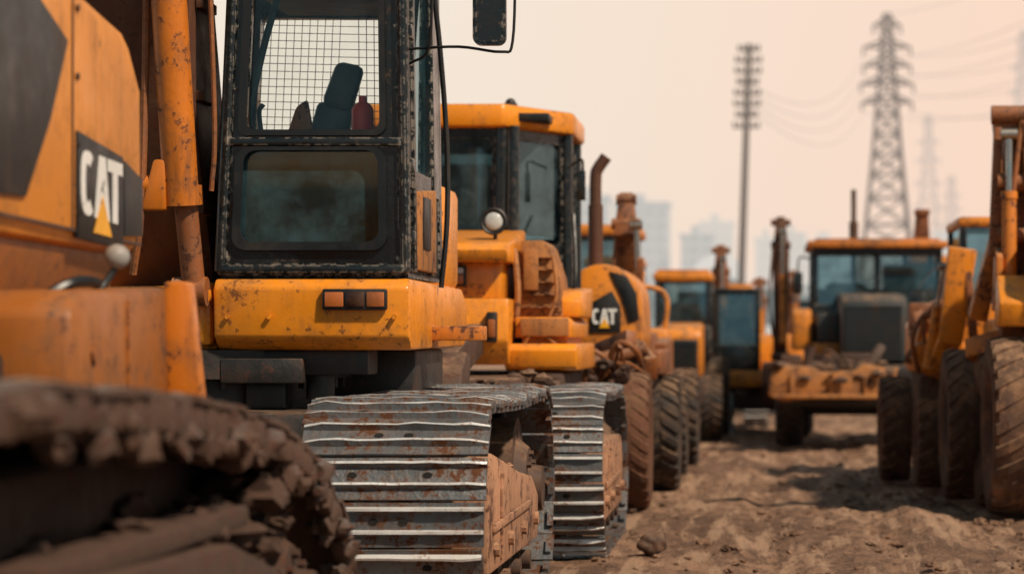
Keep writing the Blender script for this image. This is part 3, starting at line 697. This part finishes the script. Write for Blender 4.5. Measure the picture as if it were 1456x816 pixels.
s=MB(); s.py([(-1.38,1.34),(-1.13,1.34),(-1.13,1.55),(-1.2,1.68),(-1.38,1.58)],20.585,20.61,.004); lp=part(s,'logo_panel',hd,'blackplain',D)
s=MB(); lettering(s,(-1.36,20.58,1.41),(1,0,0),(0,0,1),(0,-1,0),.20,.125,th=.003); part(s,'logo_lettering',lp,['white','yellow'],D)
s=MB(); s.tube([(-1.36,21.0,1.85),(-1.36,21.0,2.3),(-1.36,21,2.62),(-1.34,21,2.7),(-1.27,21,2.80)],.05,16); s.cyl((-1.36,21,1.86),(-1.36,21,2.4),.062,n=20); part(s,'exhaust_stack',D,'boomrust')
s=MB(); s.beam((-1.2,23.5,1.2),(-1.2,22.8,2.3),.24,.18,.3,.2); s.beam((-1.2,22.8,2.2),(-1.20,22.85,2.6),.22,.12,.25,.12); s.cyl((-1.33,22.75,2.32),(-1.07,22.75,2.32),.05,n=16); s.cyl((-1.29,22.8,2.54),(-1.11,22.8,2.54),.05,n=16); s.beam((-1.08,22.5,1.2),(-1.05,22.3,2.0),.06,.06,.1,.1)
s.tube([(-1.28,22.9,1.4),(-1.31,22.75,1.9),(-1.28,22.75,2.3)],.016)
s.box(-1.5,-.95,22.3,23.8,.9,1.35,.05)
part(s,'boom',D,'rustpaint')
hyd(D,(-1.05,22.6,1.25),(-1.1,22.6,2.3),.05,'orange_far')
s=MB()
s.beam((-1.0,20.2,1.2),(-.85,19.9,1.05),.1,.1,.2,.2); s.beam((-1.35,20.3,1.15),(-1.0,19.8,1.3),.15,.1,.12,.12); s.tube([(-1.2,19.6,1.0),(-1.1,19.5,1.25),(-.95,19.5,1.2),(-.9,19.7,1.0)],.025); s.tube([(-1.5,19.6,1.0),(-1.35,19.5,1.2),(-1.2,19.5,1.15),(-1.1,19.7,1.0)],.02)
s.cyl((-1.4,19.7,1.08),(-.9,19.9,1.22),.06,n=14); s.box(-.9,-.78,20.3,22,1.0,1.2,.03); s.box(-1.6,-1.35,19.6,20.2,.95,1.25,.03)
for k in range(6):
    x=-1.45+.1*k; s.tube([(x,19.8,.95),(x+random.uniform(-.1,.1),19.4,1.15+random.uniform(-.08,.1)),(x+.1,19.6,1.0)],.014)
part(s,'hydraulic_linkage',D,'rustpaint')
D2=thing('wheel_loader','orange roofed wheel loader mostly hidden behind other machines','loader',(-2.0,28,0))
s=MB(); s.box(-2.2,-1.3,27.2,29,2.4,2.52,.04); part(s,'roof',D2,'orange_far')
s=MB()
for (x,y) in ((-2.1,27.3),(-1.4,27.3),(-2.1,28.9),(-1.4,28.9)): s.box(x-.04,x+.04,y-.04,y+.04,1.5,2.42)
s.box(-2.15,-1.35,27.25,28.95,1.2,1.6,.02); fr=part(s,'cab_frame',D2,'black')
s=MB(); s.box(-2.1,-1.4,27.3,27.31,1.6,2.4); s.box(-1.4,-1.39,27.3,28.9,1.6,2.4); part(s,'cab_windows',fr,'glassfar',D2)
s=MB(); s.box(-2.3,-1.2,26,30,.6,1.3,.05); part(s,'body',D2,'orange_far')
for (x,y) in ((-2.35,26.5),(-1.15,26.5),(-2.35,29.5),(-1.15,29.5)): wheel(D2,(x,y,.5),.5,.3)
E=thing('site_dumper','dusty low dumper with rusty skip and rubber tyres','dumper',(-1.2,25.5,0))
wheel(E,(-.76,25.8,.49),.5,.28,'rubber'); wheel(E,(-1.7,25.8,.49),.5,.28,'rubber'); wheel(E,(-.8,24.0,.42),.43,.24,'rubber'); wheel(E,(-1.7,24.0,.42),.43,.24,'rubber')
s=MB(); s.px([(23.3,.7),(23.1,1.25),(24.6,1.3),(24.9,.7)],-1.65,-.85,.03); s.box(-1.5,-.95,24.6,26.4,.45,.9,.04); part(s,'skip',E,'rustpaint')
s=MB(); s.px([(25.0,.9),(25.0,1.4),(26.3,1.35),(26.4,.9)],-1.45,-.9,.06); s.tube([(-1.4,25.2,1.3),(-1.4,25.2,1.75),(-.95,25.2,1.75),(-.95,25.2,1.3)],.025); part(s,'engine_cover',E,'orange_far')

# ---------------------------------------------------------------- generic distant machines
def tractor(x,y,w,top,name,label,cat,hoodmat='orange_far',wheelR=.42):
    T=thing(name,label,cat,(x,y,0))
    s=MB(); s.box(x-w/2,x+w/2,y,y+1.4,top-.13,top,.05); s.box(x-w/2+.05,x+w/2-.05,y+.05,y+1.3,top,top+.03,.01); part(s,'roof',T,'orange_far')
    s=MB()
    for a in (-1,1):
        for b in (.08,1.3): s.box(x+a*(w/2-.06)-.035,x+a*(w/2-.06)+.035,y+b-.035,y+b+.035,1.1,top-.11,.01)
    s.box(x-w/2+.03,x+w/2-.03,y+.03,y+1.35,1.0,1.45,.03); fr=part(s,'cab_frame',T,'black')
    s=MB(); s.box(x-w/2+.07,x+w/2-.07,y+.075,y+.085,1.45,top-.13); s.box(x+w/2-.065,x+w/2-.055,y+.1,y+1.3,1.45,top-.13); s.box(x-w/2+.055,x-w/2+.065,y+.1,y+1.3,1.45,top-.13); part(s,'cab_windows',fr,'glassfar',T)
    s=MB(); s.box(x-.2,x+.2,y+.7,y+.85,1.4,top-.4,.05); s.box(x-.25,x+.25,y+.5,y+.85,1.35,1.5,.03); part(s,'seat',fr,'seat',T)
    s=MB(); s.px([(y-1.5,.8),(y-1.55,1.35),(y-1.4,1.45),(y,1.5),(y,.8)],x-w*.34,x+w*.36,.06); hd=part(s,'engine_hood',T,hoodmat)
    s=MB(); s.box(x-w*.28,x+w*.3,y-1.575,y-1.54,.86,1.28,.01)
    for i in range(7): s.box(x-w*.27,x+w*.29,y-1.6,y-1.57,.9+i*.055,.92+i*.055)
    part(s,'radiator_grille',hd,'grille',T)
    s=MB(); s.box(x-w*.4,x+w*.4,y-1.3,y+1.6,.4,.8,.04); part(s,'chassis',T,'brown')
    for a in (-1,1): wheel(T,(x+a*(w/2),y-.9,wheelR),wheelR,.28); wheel(T,(x+a*(w/2+.05),y+.9,wheelR+.1),wheelR+.1,.32)
    return T
def mini_exc(x,y,sx,top,side=1,label='small dirty orange excavator with raised stick',cabside=-1,lean=0.,bm='rustpaint'):
    T=thing('mini_excavator',label,'excavator',(x,y,0),'small excavators parked in the yard')
    for a in (-1,1):
        track(T,x+a*.55-.18,x+a*.55+.18,stadium(y-1.0,y+1.0,.5,n=8),.13,frame=[(y-.8,.12),(y-.8,.36),(y+.8,.36),(y+.8,.12)])
    s=MB(); s.cyl((x,y,.45),(x,y,.62),.35,n=24); s.box(x-.5,x+.5,y-.5,y+.5,.3,.48,.03); part(s,'turntable',T,'brown')
    s=MB(); s.pz([(x-.65,y-.7),(x+.65,y-.7),(x+.65,y+.5),(x+.4,y+.9),(x-.4,y+.9),(x-.65,y+.5)],.62,.85,.04); s.box(x-.6,x+.62,y+.1,y+.85,.85,1.35,.1); part(s,'body',T,'orange_far')
    cx=x+cabside*.3
    s=MB()
    for (a,b) in ((-.28,-.6),(.28,-.6),(-.28,.15),(.28,.15)): s.box(cx+a-.03,cx+a+.03,y+b-.03,y+b+.03,.85,1.92,.01)
    s.box(cx-.32,cx+.32,y-.64,y+.2,1.9,1.98,.03); s.box(cx-.3,cx+.3,y-.62,y-.57,.85,1.2,.01); fr=part(s,'cab_frame',T,'black')
    s=MB(); s.box(cx-.26,cx+.26,y-.6,y-.59,1.2,1.9); s.box(cx+.28,cx+.29,y-.57,y+.12,1.0,1.9); part(s,'cab_windows',fr,'glassfar',T)
    s=MB(); s.box(cx-.2,cx+.2,y-.1,y+.05,1.0,1.6,.05); s.box(cx-.2,cx+.2,y-.4,y,.86,1.05,.03); part(s,'seat',fr,'seat',T)
    bx=sx
    s=MB(); s.beam((bx,y-.6,.75),(bx,y-1.3,1.75),.2,.18,.28,.24,.02); s.beam((bx,y-1.25,1.7),(bx,y-1.9,top-.35),.18,.16,.24,.2,.02); b=part(s,'boom',T,bm)
    s=MB(); s.beam((bx+lean,y-1.98,top-.45),(bx,y-1.75,.95),.23,.15,.2,.14,.02); s.beam((bx+lean,y-2.0,top),(bx+lean,y-1.95,top-.5),.12,.22,.1,.2,.02)
    for (z_,r_) in ((top-.08,.045),(top-.38,.055),(1.05,.05)): s.cyl((bx+lean-.13,y-2.0,z_),(bx+lean+.13,y-2.0,z_),r_,n=14)
    s.tube([(bx-.1,y-2.1,1.3),(bx-.15,y-2.15,1.8),(bx-.1,y-2.1,top-.4)],.016)
    part(s,'stick',b,bm,T)
    s=MB(); s.px([(y-2.1,.95),(y-2.3,.7),(y-2.2,.4),(y-1.8,.35),(y-1.5,.6),(y-1.55,.95)],bx-.25,bx+.25,.03); part(s,'bucket',b,'brown',T)
    hyd(b,(bx+.03,y-2.15,1.25),(bx+.02,y-2.12,top-.2),.045,'orange_far') 
    return T
tractor(-1.0,33.0,.78,2.16,'tractor','small orange tractor with glazed cab and black grille','tractor')
tractor(-.42,50.0,.62,2.34,'tractor','small orange tractor far down the row','tractor')
mini_exc(-.6,38,-.55,2.62)
mini_exc(.0,35.5,.28,2.9,label='small excavator with tall rusty raised stick',cabside=-1,bm='boomrust')
mini_exc(-.2,44,.0,2.3,label='small brown excavator with lowered stick')
mini_exc(1.2,47,.6,2.5,label='small excavator in the far part of the yard')
tractor(-2.2,38,.9,2.5,'tractor','orange tractor partly hidden in the row','tractor')
tractor(3.1,44,1.0,2.7,'tractor','orange tractor with dusty cab in the far row','tractor')

# ================================================================ J: loader facing camera
J=thing('wheel_loader','large orange wheel loader with wide glazed cab and dark grille','loader',(1.45,31.5,0))
s=MB(); s.box(.6,2.37,31.8,33.9,2.43,2.52,.025); s.box(.7,2.27,31.9,33.8,2.52,2.55,.01); rf=part(s,'roof',J,'orange_dirty')
s=MB(); s.beam((2.13,33.3,2.5),(2.13,33.2,2.95),.22,.16,.2,.16,.03); s.box(2.03,2.23,33.1,33.3,2.9,2.98,.02); part(s,'boom_top',rf,'rustpaint',J)  # top of some boom showing above the roof line
s=MB()
for x in (.7,1.49,2.27): s.box(x-.04,x+.04,32.0,32.08,1.2,2.44,.01)
for x in (.7,2.27): s.box(x-.04,x+.04,33.6,33.68,1.2,2.44,.01)
s.box(.66,2.31,31.98,32.08,1.1,1.72,.02); s.box(.66,2.31,33.6,33.7,1.1,1.95,.02); s.box(.66,2.31,31.97,32.08,2.33,2.44,.01); s.box(1.9,1.96,33.6,33.7,1.9,2.44)
fr=part(s,'cab_frame',J,'black')
s=MB(); s.box(.74,1.45,32.03,32.04,1.72,2.35); part(s,'windscreen',fr,'glassfar',J)
s=MB(); s.box(1.53,2.23,32.03,32.04,1.72,2.35); part(s,'windscreen',fr,'glassfar',J)
s=MB(); s.box(.69,.70,32.1,33.6,1.5,2.38); part(s,'side_window',fr,'glassfar',J)
s=MB(); s.box(1.6,2.0,32.9,33.05,1.5,2.25,.05); s.box(.85,1.3,32.5,32.7,1.5,2.0,.05); s.cyl((1.2,32.3,1.6),(1.2,32.4,1.85),.02); s.cyl((1.2,32.38,1.86),(1.2,32.36,1.84),.2,n=20); part(s,'seat',fr,'seat',J)
s=MB(); s.px([(30.3,1.0),(30.25,1.7),(30.45,1.82),(32.0,1.86),(32.0,1.0)],.98,1.76,.04)
s.box(1.0,1.74,30.2,30.3,1.02,1.74,.01); s.box(1.76,2.2,30.7,32,1.1,1.72,.04); s.box(.7,.98,30.9,32,1.25,1.6,.03)
hd=part(s,'engine_hood',J,'greydark')
s=MB()
for i in range(12): s.box(1.03,1.71,30.16,30.2,1.05+i*.056,1.066+i*.056)
part(s,'grille_slats',hd,'slat',J)
s=MB(); s.px([(31,1.15),(31,1.6),(31.2,1.66),(32,1.66),(32,1.15)],.40,.64,.04); s.box(.66,.98,30.9,32,1.1,1.24,.02); s.box(1.76,2.3,30.9,32,.95,1.1,.03); part(s,'fender',J,'orange_far')
s=MB()
s.py([(.10,.62),(.12,.86),(.25,.98),(.62,.96),(.72,.9),(1.1,.92),(1.2,1.0),(1.44,.96),(1.5,.68),(1.3,.58),(.8,.62),(.3,.56)],29.2,29.9,.03)
for x in (.35,.8,1.2): s.box(x,x+.05,29.16,29.2,.62,.88,.01)
s.box(.15,1.45,29.1,29.2,.60,.65,.01)
s.box(.55,.68,29.9,31.5,.7,.95,.02); s.box(1.5,1.63,29.6,31.5,.7,.95,.02)
bk=part(s,'bucket',J,'dusty')
s=MB()
for k in range(54): s.sphere((random.uniform(.15,1.45),random.uniform(29.1,29.8),.92+random.uniform(-.12,.10)),random.uniform(.03,.09),0,2,(1.5,1,.6),.8)
part(s,'bucket_load',bk,'brown',J)
s=MB(); s.beam((1.25,29.8,.9),(1.45,29.9,1.2),.12,.1,.14,.12); s.box(.95,1.4,29.85,29.95,.95,1.12,.02); s.box(.25,.5,29.7,29.9,.95,1.1,.02); s.tube([(.6,29.8,.9),(.8,29.7,1.15),(1.0,29.7,.95)],.02)
s.cyl((.5,29.75,.8),(.62,29.75,1.2),.06,n=12); s.box(.68,.95,29.9,30.3,.95,1.1,.02); s.beam((1.7,29.8,.8),(2.0,30,1.1),.1,.1,.12,.12); part(s,'blade_linkage',J,'brown')
s=MB(); s.box(.5,2.2,29.9,33.5,.52,.98,.04); s.cyl((.3,30.9,.45),(2.0,30.9,.45),.09,n=16); s.box(.3,1.5,29.6,29.9,.5,.66,.02); part(s,'chassis',J,'shadow')
for (x,y) in ((.36,30.9),(1.72,30.9),(.5,33.6),(2.2,33.6)): wheel(J,(x,y,.47),.48,.34,'rubber')
s=MB(); s.tube([(1.26,33.9,1.8),(1.26,33.9,3.0),(1.26,33.9,3.28)],.035,12); s.cyl((1.26,33.9,2.5),(1.26,33.9,2.85),.06,n=16); part(s,'exhaust_stack',J,'brown')
s=MB(); s.tube([(.62,32,2.3),(.5,31.8,2.3),(.48,31.8,2.1)],.012); ma=part(s,'mirror_arm',J,'blackplain'); s=MB(); s.box(.42,.54,31.78,31.8,1.85,2.12,.01); part(s,'mirror',ma,'black',J)
s=MB(); s.tube([(2.3,32,2.2),(2.1,31.4,2.1),(1.93,31.0,1.88)],.012); ma=part(s,'mirror_arm',J,'blackplain'); s=MB(); s.box(1.84,2.02,31.0,31.03,1.6,1.86,.01); part(s,'mirror',ma,'black',J)

# ================================================================ K, L: machines of the other row
K=thing('backhoe','orange backhoe with rusty linkages and dual rubber tyres','backhoe',(2.0,22.5,0))
for (x,y,r,w) in ((1.22,22.9,.48,.28),(1.49,21.9,.50,.30),(2.7,22.9,.48,.28),(2.6,21.9,.50,.30)): wheel(K,(x,y,r),r,w,'rubberdust','brown',.7)
s=MB(); s.box(1.35,2.7,21.5,25,.5,1.0,.05); s.cyl((1.1,22.9,.48),(2.8,22.9,.48),.09,n=14); part(s,'chassis',K,'brown')
s=MB(); s.px([(21.6,1.0),(21.5,1.25),(22.0,1.4),(23,1.45),(23,1.0)],1.32,1.75,.04); s.beam((1.60,21.3,1.25),(1.70,21.2,2.05),.2,.24,.16,.12,.02); s.beam((1.48,21.5,1.0),(1.62,21.3,1.35),.2,.2,.2,.16,.02); s.box(1.75,2.6,22.5,24.5,1.0,1.6,.06); s.beam((1.36,21.7,1.1),(1.42,21.6,1.45),.12,.1,.12,.12); s.box(1.5,1.9,21.6,22.4,1.4,1.62,.03); part(s,'loader_arm',K,'orange_far')
s=MB(); s.beam((1.35,21.8,1.5),(1.5,21.6,1.1),.1,.1,.14,.14); s.cyl((1.3,21.8,1.3),(1.75,21.7,1.45),.05,n=12); s.tube([(1.35,21.6,1.0),(1.3,21.5,1.3),(1.42,21.5,1.5),(1.55,21.6,1.3)],.022); s.tube([(1.45,21.6,1.0),(1.4,21.5,1.4),(1.52,21.5,1.6),(1.6,21.6,1.4)],.02); s.beam((1.28,22.0,1.15),(1.6,21.9,1.0),.1,.1,.1,.1); s.box(1.3,1.5,21.9,22.2,1.35,1.6,.02); s.beam((1.74,21.2,1.9),(1.80,21.2,1.2),.06,.08,.08,.08); part(s,'hydraulic_linkage',K,'rustpaint')
hyd(K,(1.42,21.4,1.05),(1.55,21.3,1.9),.04,'orange_far')
s=MB(); s.box(1.8,2.6,23,24.5,2.3,2.4,.04); part(s,'roof',K,'orange_far')
s=MB()
for (x,y) in ((1.85,23.05),(2.55,23.05),(1.85,24.4),(2.55,24.4)): s.box(x-.035,x+.035,y-.035,y+.035,1.5,2.32)
s.box(1.82,2.58,23.02,24.43,1.5,1.62,.01)
fr=part(s,'cab_frame',K,'black')
s=MB(); s.box(1.88,2.52,23.03,23.04,1.6,2.3); s.box(1.84,1.85,23.1,24.4,1.6,2.3); part(s,'cab_windows',fr,'glassfar',K)
Lm=thing('wheeled_excavator','orange wheeled excavator with upright rusty stick and dusty dual tyres','excavator',(2.3,19.6,0))
for (x,y,r,w) in ((1.59,20.15,.61,.26),(1.78,19.4,.61,.24),(1.88,18.4,.66,.46),(3.2,20.1,.61,.24),(3.1,18.4,.66,.42)): wheel(Lm,(x,y,r),r,w,'rubberdust','brown',.6)
s=MB(); s.box(2.1,3.1,17.8,21,.5,1.15,.05); s.cyl((1.5,20.1,.61),(3.3,20.1,.61),.1,n=14); s.cyl((1.8,18.4,.66),(3.2,18.4,.66),.1,n=14); part(s,'chassis',Lm,'brown')
s=MB(); s.box(1.85,3.1,19.2,21.0,1.15,1.45,.04); s.px([(18.1,1.36),(18.0,1.95),(18.25,2.12),(20.9,2.15),(20.9,1.36)],2.0,3.0,.05); s.px([(18.2,1.38),(18.15,1.55),(18.4,1.76),(18.6,1.38)],1.72,2.05,.02); part(s,'body',Lm,'orange')
s=MB(); s.beam((2.0,19.2,1.25),(1.96,18.95,2.4),.36,.34,.36,.30,.02); s.beam((1.96,18.95,2.35),(1.95,18.9,3.02),.34,.22,.30,.22,.02)
s.beam((1.74,18.85,2.85),(2.05,18.85,2.88),.16,.16,.12,.12,.01,side=(0,1,0)); s.cyl((1.72,18.78,2.95),(2.15,18.78,2.95),.07,n=16); s.cyl((1.76,18.75,2.45),(2.1,18.75,2.45),.07,n=16); s.cyl((1.76,18.75,2.05),(2.1,18.75,2.05),.06,n=16)
s.beam((1.98,18.75,2.9),(2.02,18.75,2.2),.07,.07,.1,.1); s.beam((1.77,18.8,2.86),(1.75,18.8,1.9),.06,.10,.10,.10)
s.tube([(1.86,18.7,1.5),(1.84,18.66,2.0),(1.9,18.7,2.6),(1.95,18.75,2.95)],.02); s.tube([(1.95,18.7,1.5),(1.99,18.64,2.1),(1.96,18.7,2.7)],.018)
bm_=part(s,'stick',Lm,'rustpaint')
hyd(bm_,(1.84,18.66,1.45),(1.84,18.68,2.8),.055,'orange_dirty',.68)
s=MB(); s.beam((1.66,19.3,1.45),(1.80,19.1,2.1),.14,.1,.16,.12); s.beam((1.6,19.4,1.2),(1.95,19.2,1.3),.12,.12,.16,.16); s.beam((2.02,18.9,2.3),(2.12,18.9,1.9),.1,.1,.2,.2)
s.px([(18.6,1.5),(18.6,1.9),(18.8,2.0),(19,1.5)],1.74,1.79,.01)
part(s,'linkage',Lm,'orange_dirty')

# ================================================================ background structures
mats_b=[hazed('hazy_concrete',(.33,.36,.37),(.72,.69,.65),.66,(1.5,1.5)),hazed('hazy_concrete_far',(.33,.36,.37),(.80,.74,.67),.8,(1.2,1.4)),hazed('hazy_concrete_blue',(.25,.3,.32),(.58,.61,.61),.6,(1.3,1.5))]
def building(x0,x1,y,z,mi,label):
    s=MB(); dpt=(x1-x0)*.8
    s.box(x0,x1,y,y+dpt,-1,z-.5); s.box(x0-.2,x1+.2,y-.2,y+dpt+.2,z-.5,z); s.box(x0+(x1-x0)*.3,x0+(x1-x0)*.55,y+1,y+4,z,z+1.)
    for k in range(4):
        xx=x0+(x1-x0)*(k+.5)/4; s.box(xx-.25,xx+.25,y-.25,y,0,z-1)
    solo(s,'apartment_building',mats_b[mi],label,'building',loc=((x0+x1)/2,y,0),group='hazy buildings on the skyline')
building(-22.5,-17.9,300,18.2,0,'pale hazy apartment block with flat roof')
building(-17.5,-10.9,304,17.6,0,'wide pale hazy apartment block')
building(-9.3,-5.4,300,13.6,0,'low grey hazy block beside the yard')
building(-8.2,-3.6,350,17.4,1,'faint tall block dissolved in haze')
building(-.5,2.4,300,13.2,1,'small hazy building on the skyline')
building(2.6,5.6,310,14.2,1,'small hazy building on the skyline')
building(5.0,10.5,290,12.4,1,'low hazy building on the skyline')
building(21,27,300,14.,1,'low hazy building on the skyline')
building(-60,-30,320,15,1,'long hazy block on the skyline')
building(32,60,330,13,1,'long hazy block on the skyline')
s=MB(); P=[(-5.6,-1),(-5.6,5.5)]+[(-3.3-2.3*math.cos(R(a)),5.5+2.4*math.sin(R(a))) for a in range(15,180,15)]+[(-1.,5.5),(-1,-1)]
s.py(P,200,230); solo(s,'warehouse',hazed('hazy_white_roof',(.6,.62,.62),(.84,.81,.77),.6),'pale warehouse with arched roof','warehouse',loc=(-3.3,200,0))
s=MB()
for i in range(2600):
    x=random.uniform(-60,60); hgt=4.6+2.2*noise.noise(Vector((x*.25,0,5)))+1.0*noise.noise(Vector((x*1.1,0,1)))
    z=random.uniform(0,hgt); s.sphere((x,180+random.uniform(-3,3),z),random.uniform(.25,.7),0,1,(1,1,.8),.8)
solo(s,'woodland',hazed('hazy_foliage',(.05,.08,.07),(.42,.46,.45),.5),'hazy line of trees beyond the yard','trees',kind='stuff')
def pylon(x,y,H,wb,mat,label,th=.16,arms=((.97,1.6),(.88,3.2),(.80,3.4),(.70,3.2),(.6,2.6))):
    s=MB()
    def hw(t):
        return wb*(1-t)**1.25*.5+ .45 if t<.62 else (wb*(.38)**1.25*.5+.45)*(1-(t-.62)/.38*.75)
    lv=[0,.1,.2,.29,.37,.45,.52,.58,.64,.7,.75,.8,.84,.88,.92,.96,1.0]
    def c(t): h=hw(t); return [Vector((x+a*h,y+b*h,H*t)) for a,b in((-1,-1),(1,-1),(1,1),(-1,1))]
    for a,b in zip(lv[:-1],lv[1:]):
        A=c(a);Bb=c(b)
        for i in range(4):
            j=(i+1)%4
            s.cyl(A[i],Bb[i],th,n=5); s.cyl(A[i],Bb[j],th*.55,n=4); s.cyl(A[j],Bb[i],th*.55,n=4); s.cyl(Bb[i],Bb[j],th*.55,n=4)
    for t,L_ in arms:
        h=hw(t)
        for sg in (-1,1):
            tip=Vector((x+sg*(h+L_*.5),y,H*t))
            for b in (-1,1):
                s.cyl((x+sg*h,y+b*h,H*t),tip,th*.7,n=4); s.cyl((x+sg*h,y+b*h,H*t+.8),tip,th*.6,n=4)
            s.cyl(tip,tip-Vector((0,0,1.)),th*.8,n=6)
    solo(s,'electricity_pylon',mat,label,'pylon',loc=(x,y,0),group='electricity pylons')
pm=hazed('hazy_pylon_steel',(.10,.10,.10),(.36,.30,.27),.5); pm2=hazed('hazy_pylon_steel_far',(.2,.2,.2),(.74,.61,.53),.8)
pylon(15.1,300,39.6,7.2,pm,'tall lattice steel electricity pylon in haze',.17,((.965,2.2),(.9,4.2),(.845,3.9),(.79,4.2),(.735,3.6)))
pylon(40,600,54,9,pm2,'faint distant lattice pylon',.2)
pylon(53,700,46,9,pm2,'faint distant lattice pylon',.2)
pylon(62.5,600,74,12,pm2,'faint tall lattice pylon at the edge of the yard',.26)
s=MB(); top=Vector((-.5,120,15.2)); base=Vector((-1.0,120,0))
s.cyl(base,top,.2,.13,n=12)
for k in range(8):
    z=14.9-k*.52; x=-.5-(15.2-z)/15.2*.5
    w=.62 if k%3 else .5
    s.box(x-w,x+w,119.9,119.98,z-.05,z+.05)
    for q in (-.92*w,-.5*w,.5*w,.92*w): s.cyl((x+q,119.94,z-.05),(x+q,119.94,z+.24),.07,n=6)
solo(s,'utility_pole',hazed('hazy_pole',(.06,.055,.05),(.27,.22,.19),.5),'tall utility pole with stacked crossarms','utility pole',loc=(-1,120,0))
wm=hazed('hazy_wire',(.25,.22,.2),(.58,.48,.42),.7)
def wire(a,b,sag,r=.035):
    a=Vector(a);b=Vector(b); s=MB()
    pts=[a.lerp(b,t/20)-Vector((0,0,sag*4*(t/20)*(1-t/20))) for t in range(21)]
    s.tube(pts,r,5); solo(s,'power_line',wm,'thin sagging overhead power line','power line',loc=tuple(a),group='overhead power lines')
for (t,w) in ((.9,2.9),(.845,2.9),(.79,3.0),(.735,2.6)):
    z=39.6*t-1.1
    wire((15.1+w,300,z),(45,200,z+4+3*(t-.75)*8),5); wire((15.1-w,300,z),(42,200,z+3+3*(t-.75)*8),5)
    wire((15.1-w,300,z),(-.9,121,13.2+6*(t-.83)),3,.025)
wire((15.1,300,39.5),(45,210,48),4)
# ================================================================ camera, light, world
cam=bpy.data.cameras.new('camera'); co=bpy.data.objects.new('camera',cam); COL.objects.link(co); scene.camera=co
co.location=(0,0,1.3); co.rotation_euler=(R(90),0,0)
cam.sensor_width=36; cam.lens=3600/1456*36; cam.shift_x=-(1080-728)/1456; cam.shift_y=72/1456
cam.clip_start=.1; cam.clip_end=8000
cam.dof.use_dof=True; cam.dof.focus_distance=12.0; cam.dof.aperture_fstop=2.0
sd=Vector((.54,-.42,.73)).normalized()
sl=bpy.data.lights.new('sun','SUN'); sl.energy=5.0; sl.angle=R(3); sl.color=(1,.83,.64)
so=bpy.data.objects.new('sun',sl); so.rotation_euler=sd.to_track_quat('Z','Y').to_euler(); COL.objects.link(so)
w=bpy.data.worlds.new('World'); scene.world=w; w.use_nodes=True; nt=w.node_tree; nt.nodes.clear()
out=N(nt,'ShaderNodeOutputWorld'); bg=N(nt,'ShaderNodeBackground'); bg.inputs['Strength'].default_value=.1; L(nt,bg.outputs[0],out.inputs[0])
sky=N(nt,'ShaderNodeTexSky'); sky.sky_type='NISHITA'; sky.sun_disc=False; sky.sun_elevation=math.asin(sd.z); sky.sun_rotation=math.atan2(sd.x,sd.y); sky.dust_density=5; sky.air_density=2
tc=N(nt,'ShaderNodeTexCoord'); sx=N(nt,'ShaderNodeSeparateXYZ'); L(nt,tc.outputs['Generated'],sx.inputs[0])
hor=mix(nt,ramp(nt,sx.outputs['X'],-.14,.12),(9.6,8.4,7.2),(10.2,7.4,5.9))
hor=mix(nt,ramp(nt,sx.outputs['Y'],.6,-.5),hor,(3.6,5.0,5.5))  # sky behind the camera tinted teal, added as fill for shaded faces
up=mix(nt,ramp(nt,sx.outputs['Z'],.15,.5),hor,(1.1,1.9,2.3))
fin=mix(nt,.08,up,sky.outputs[0])
L(nt,fin,bg.inputs['Color'])
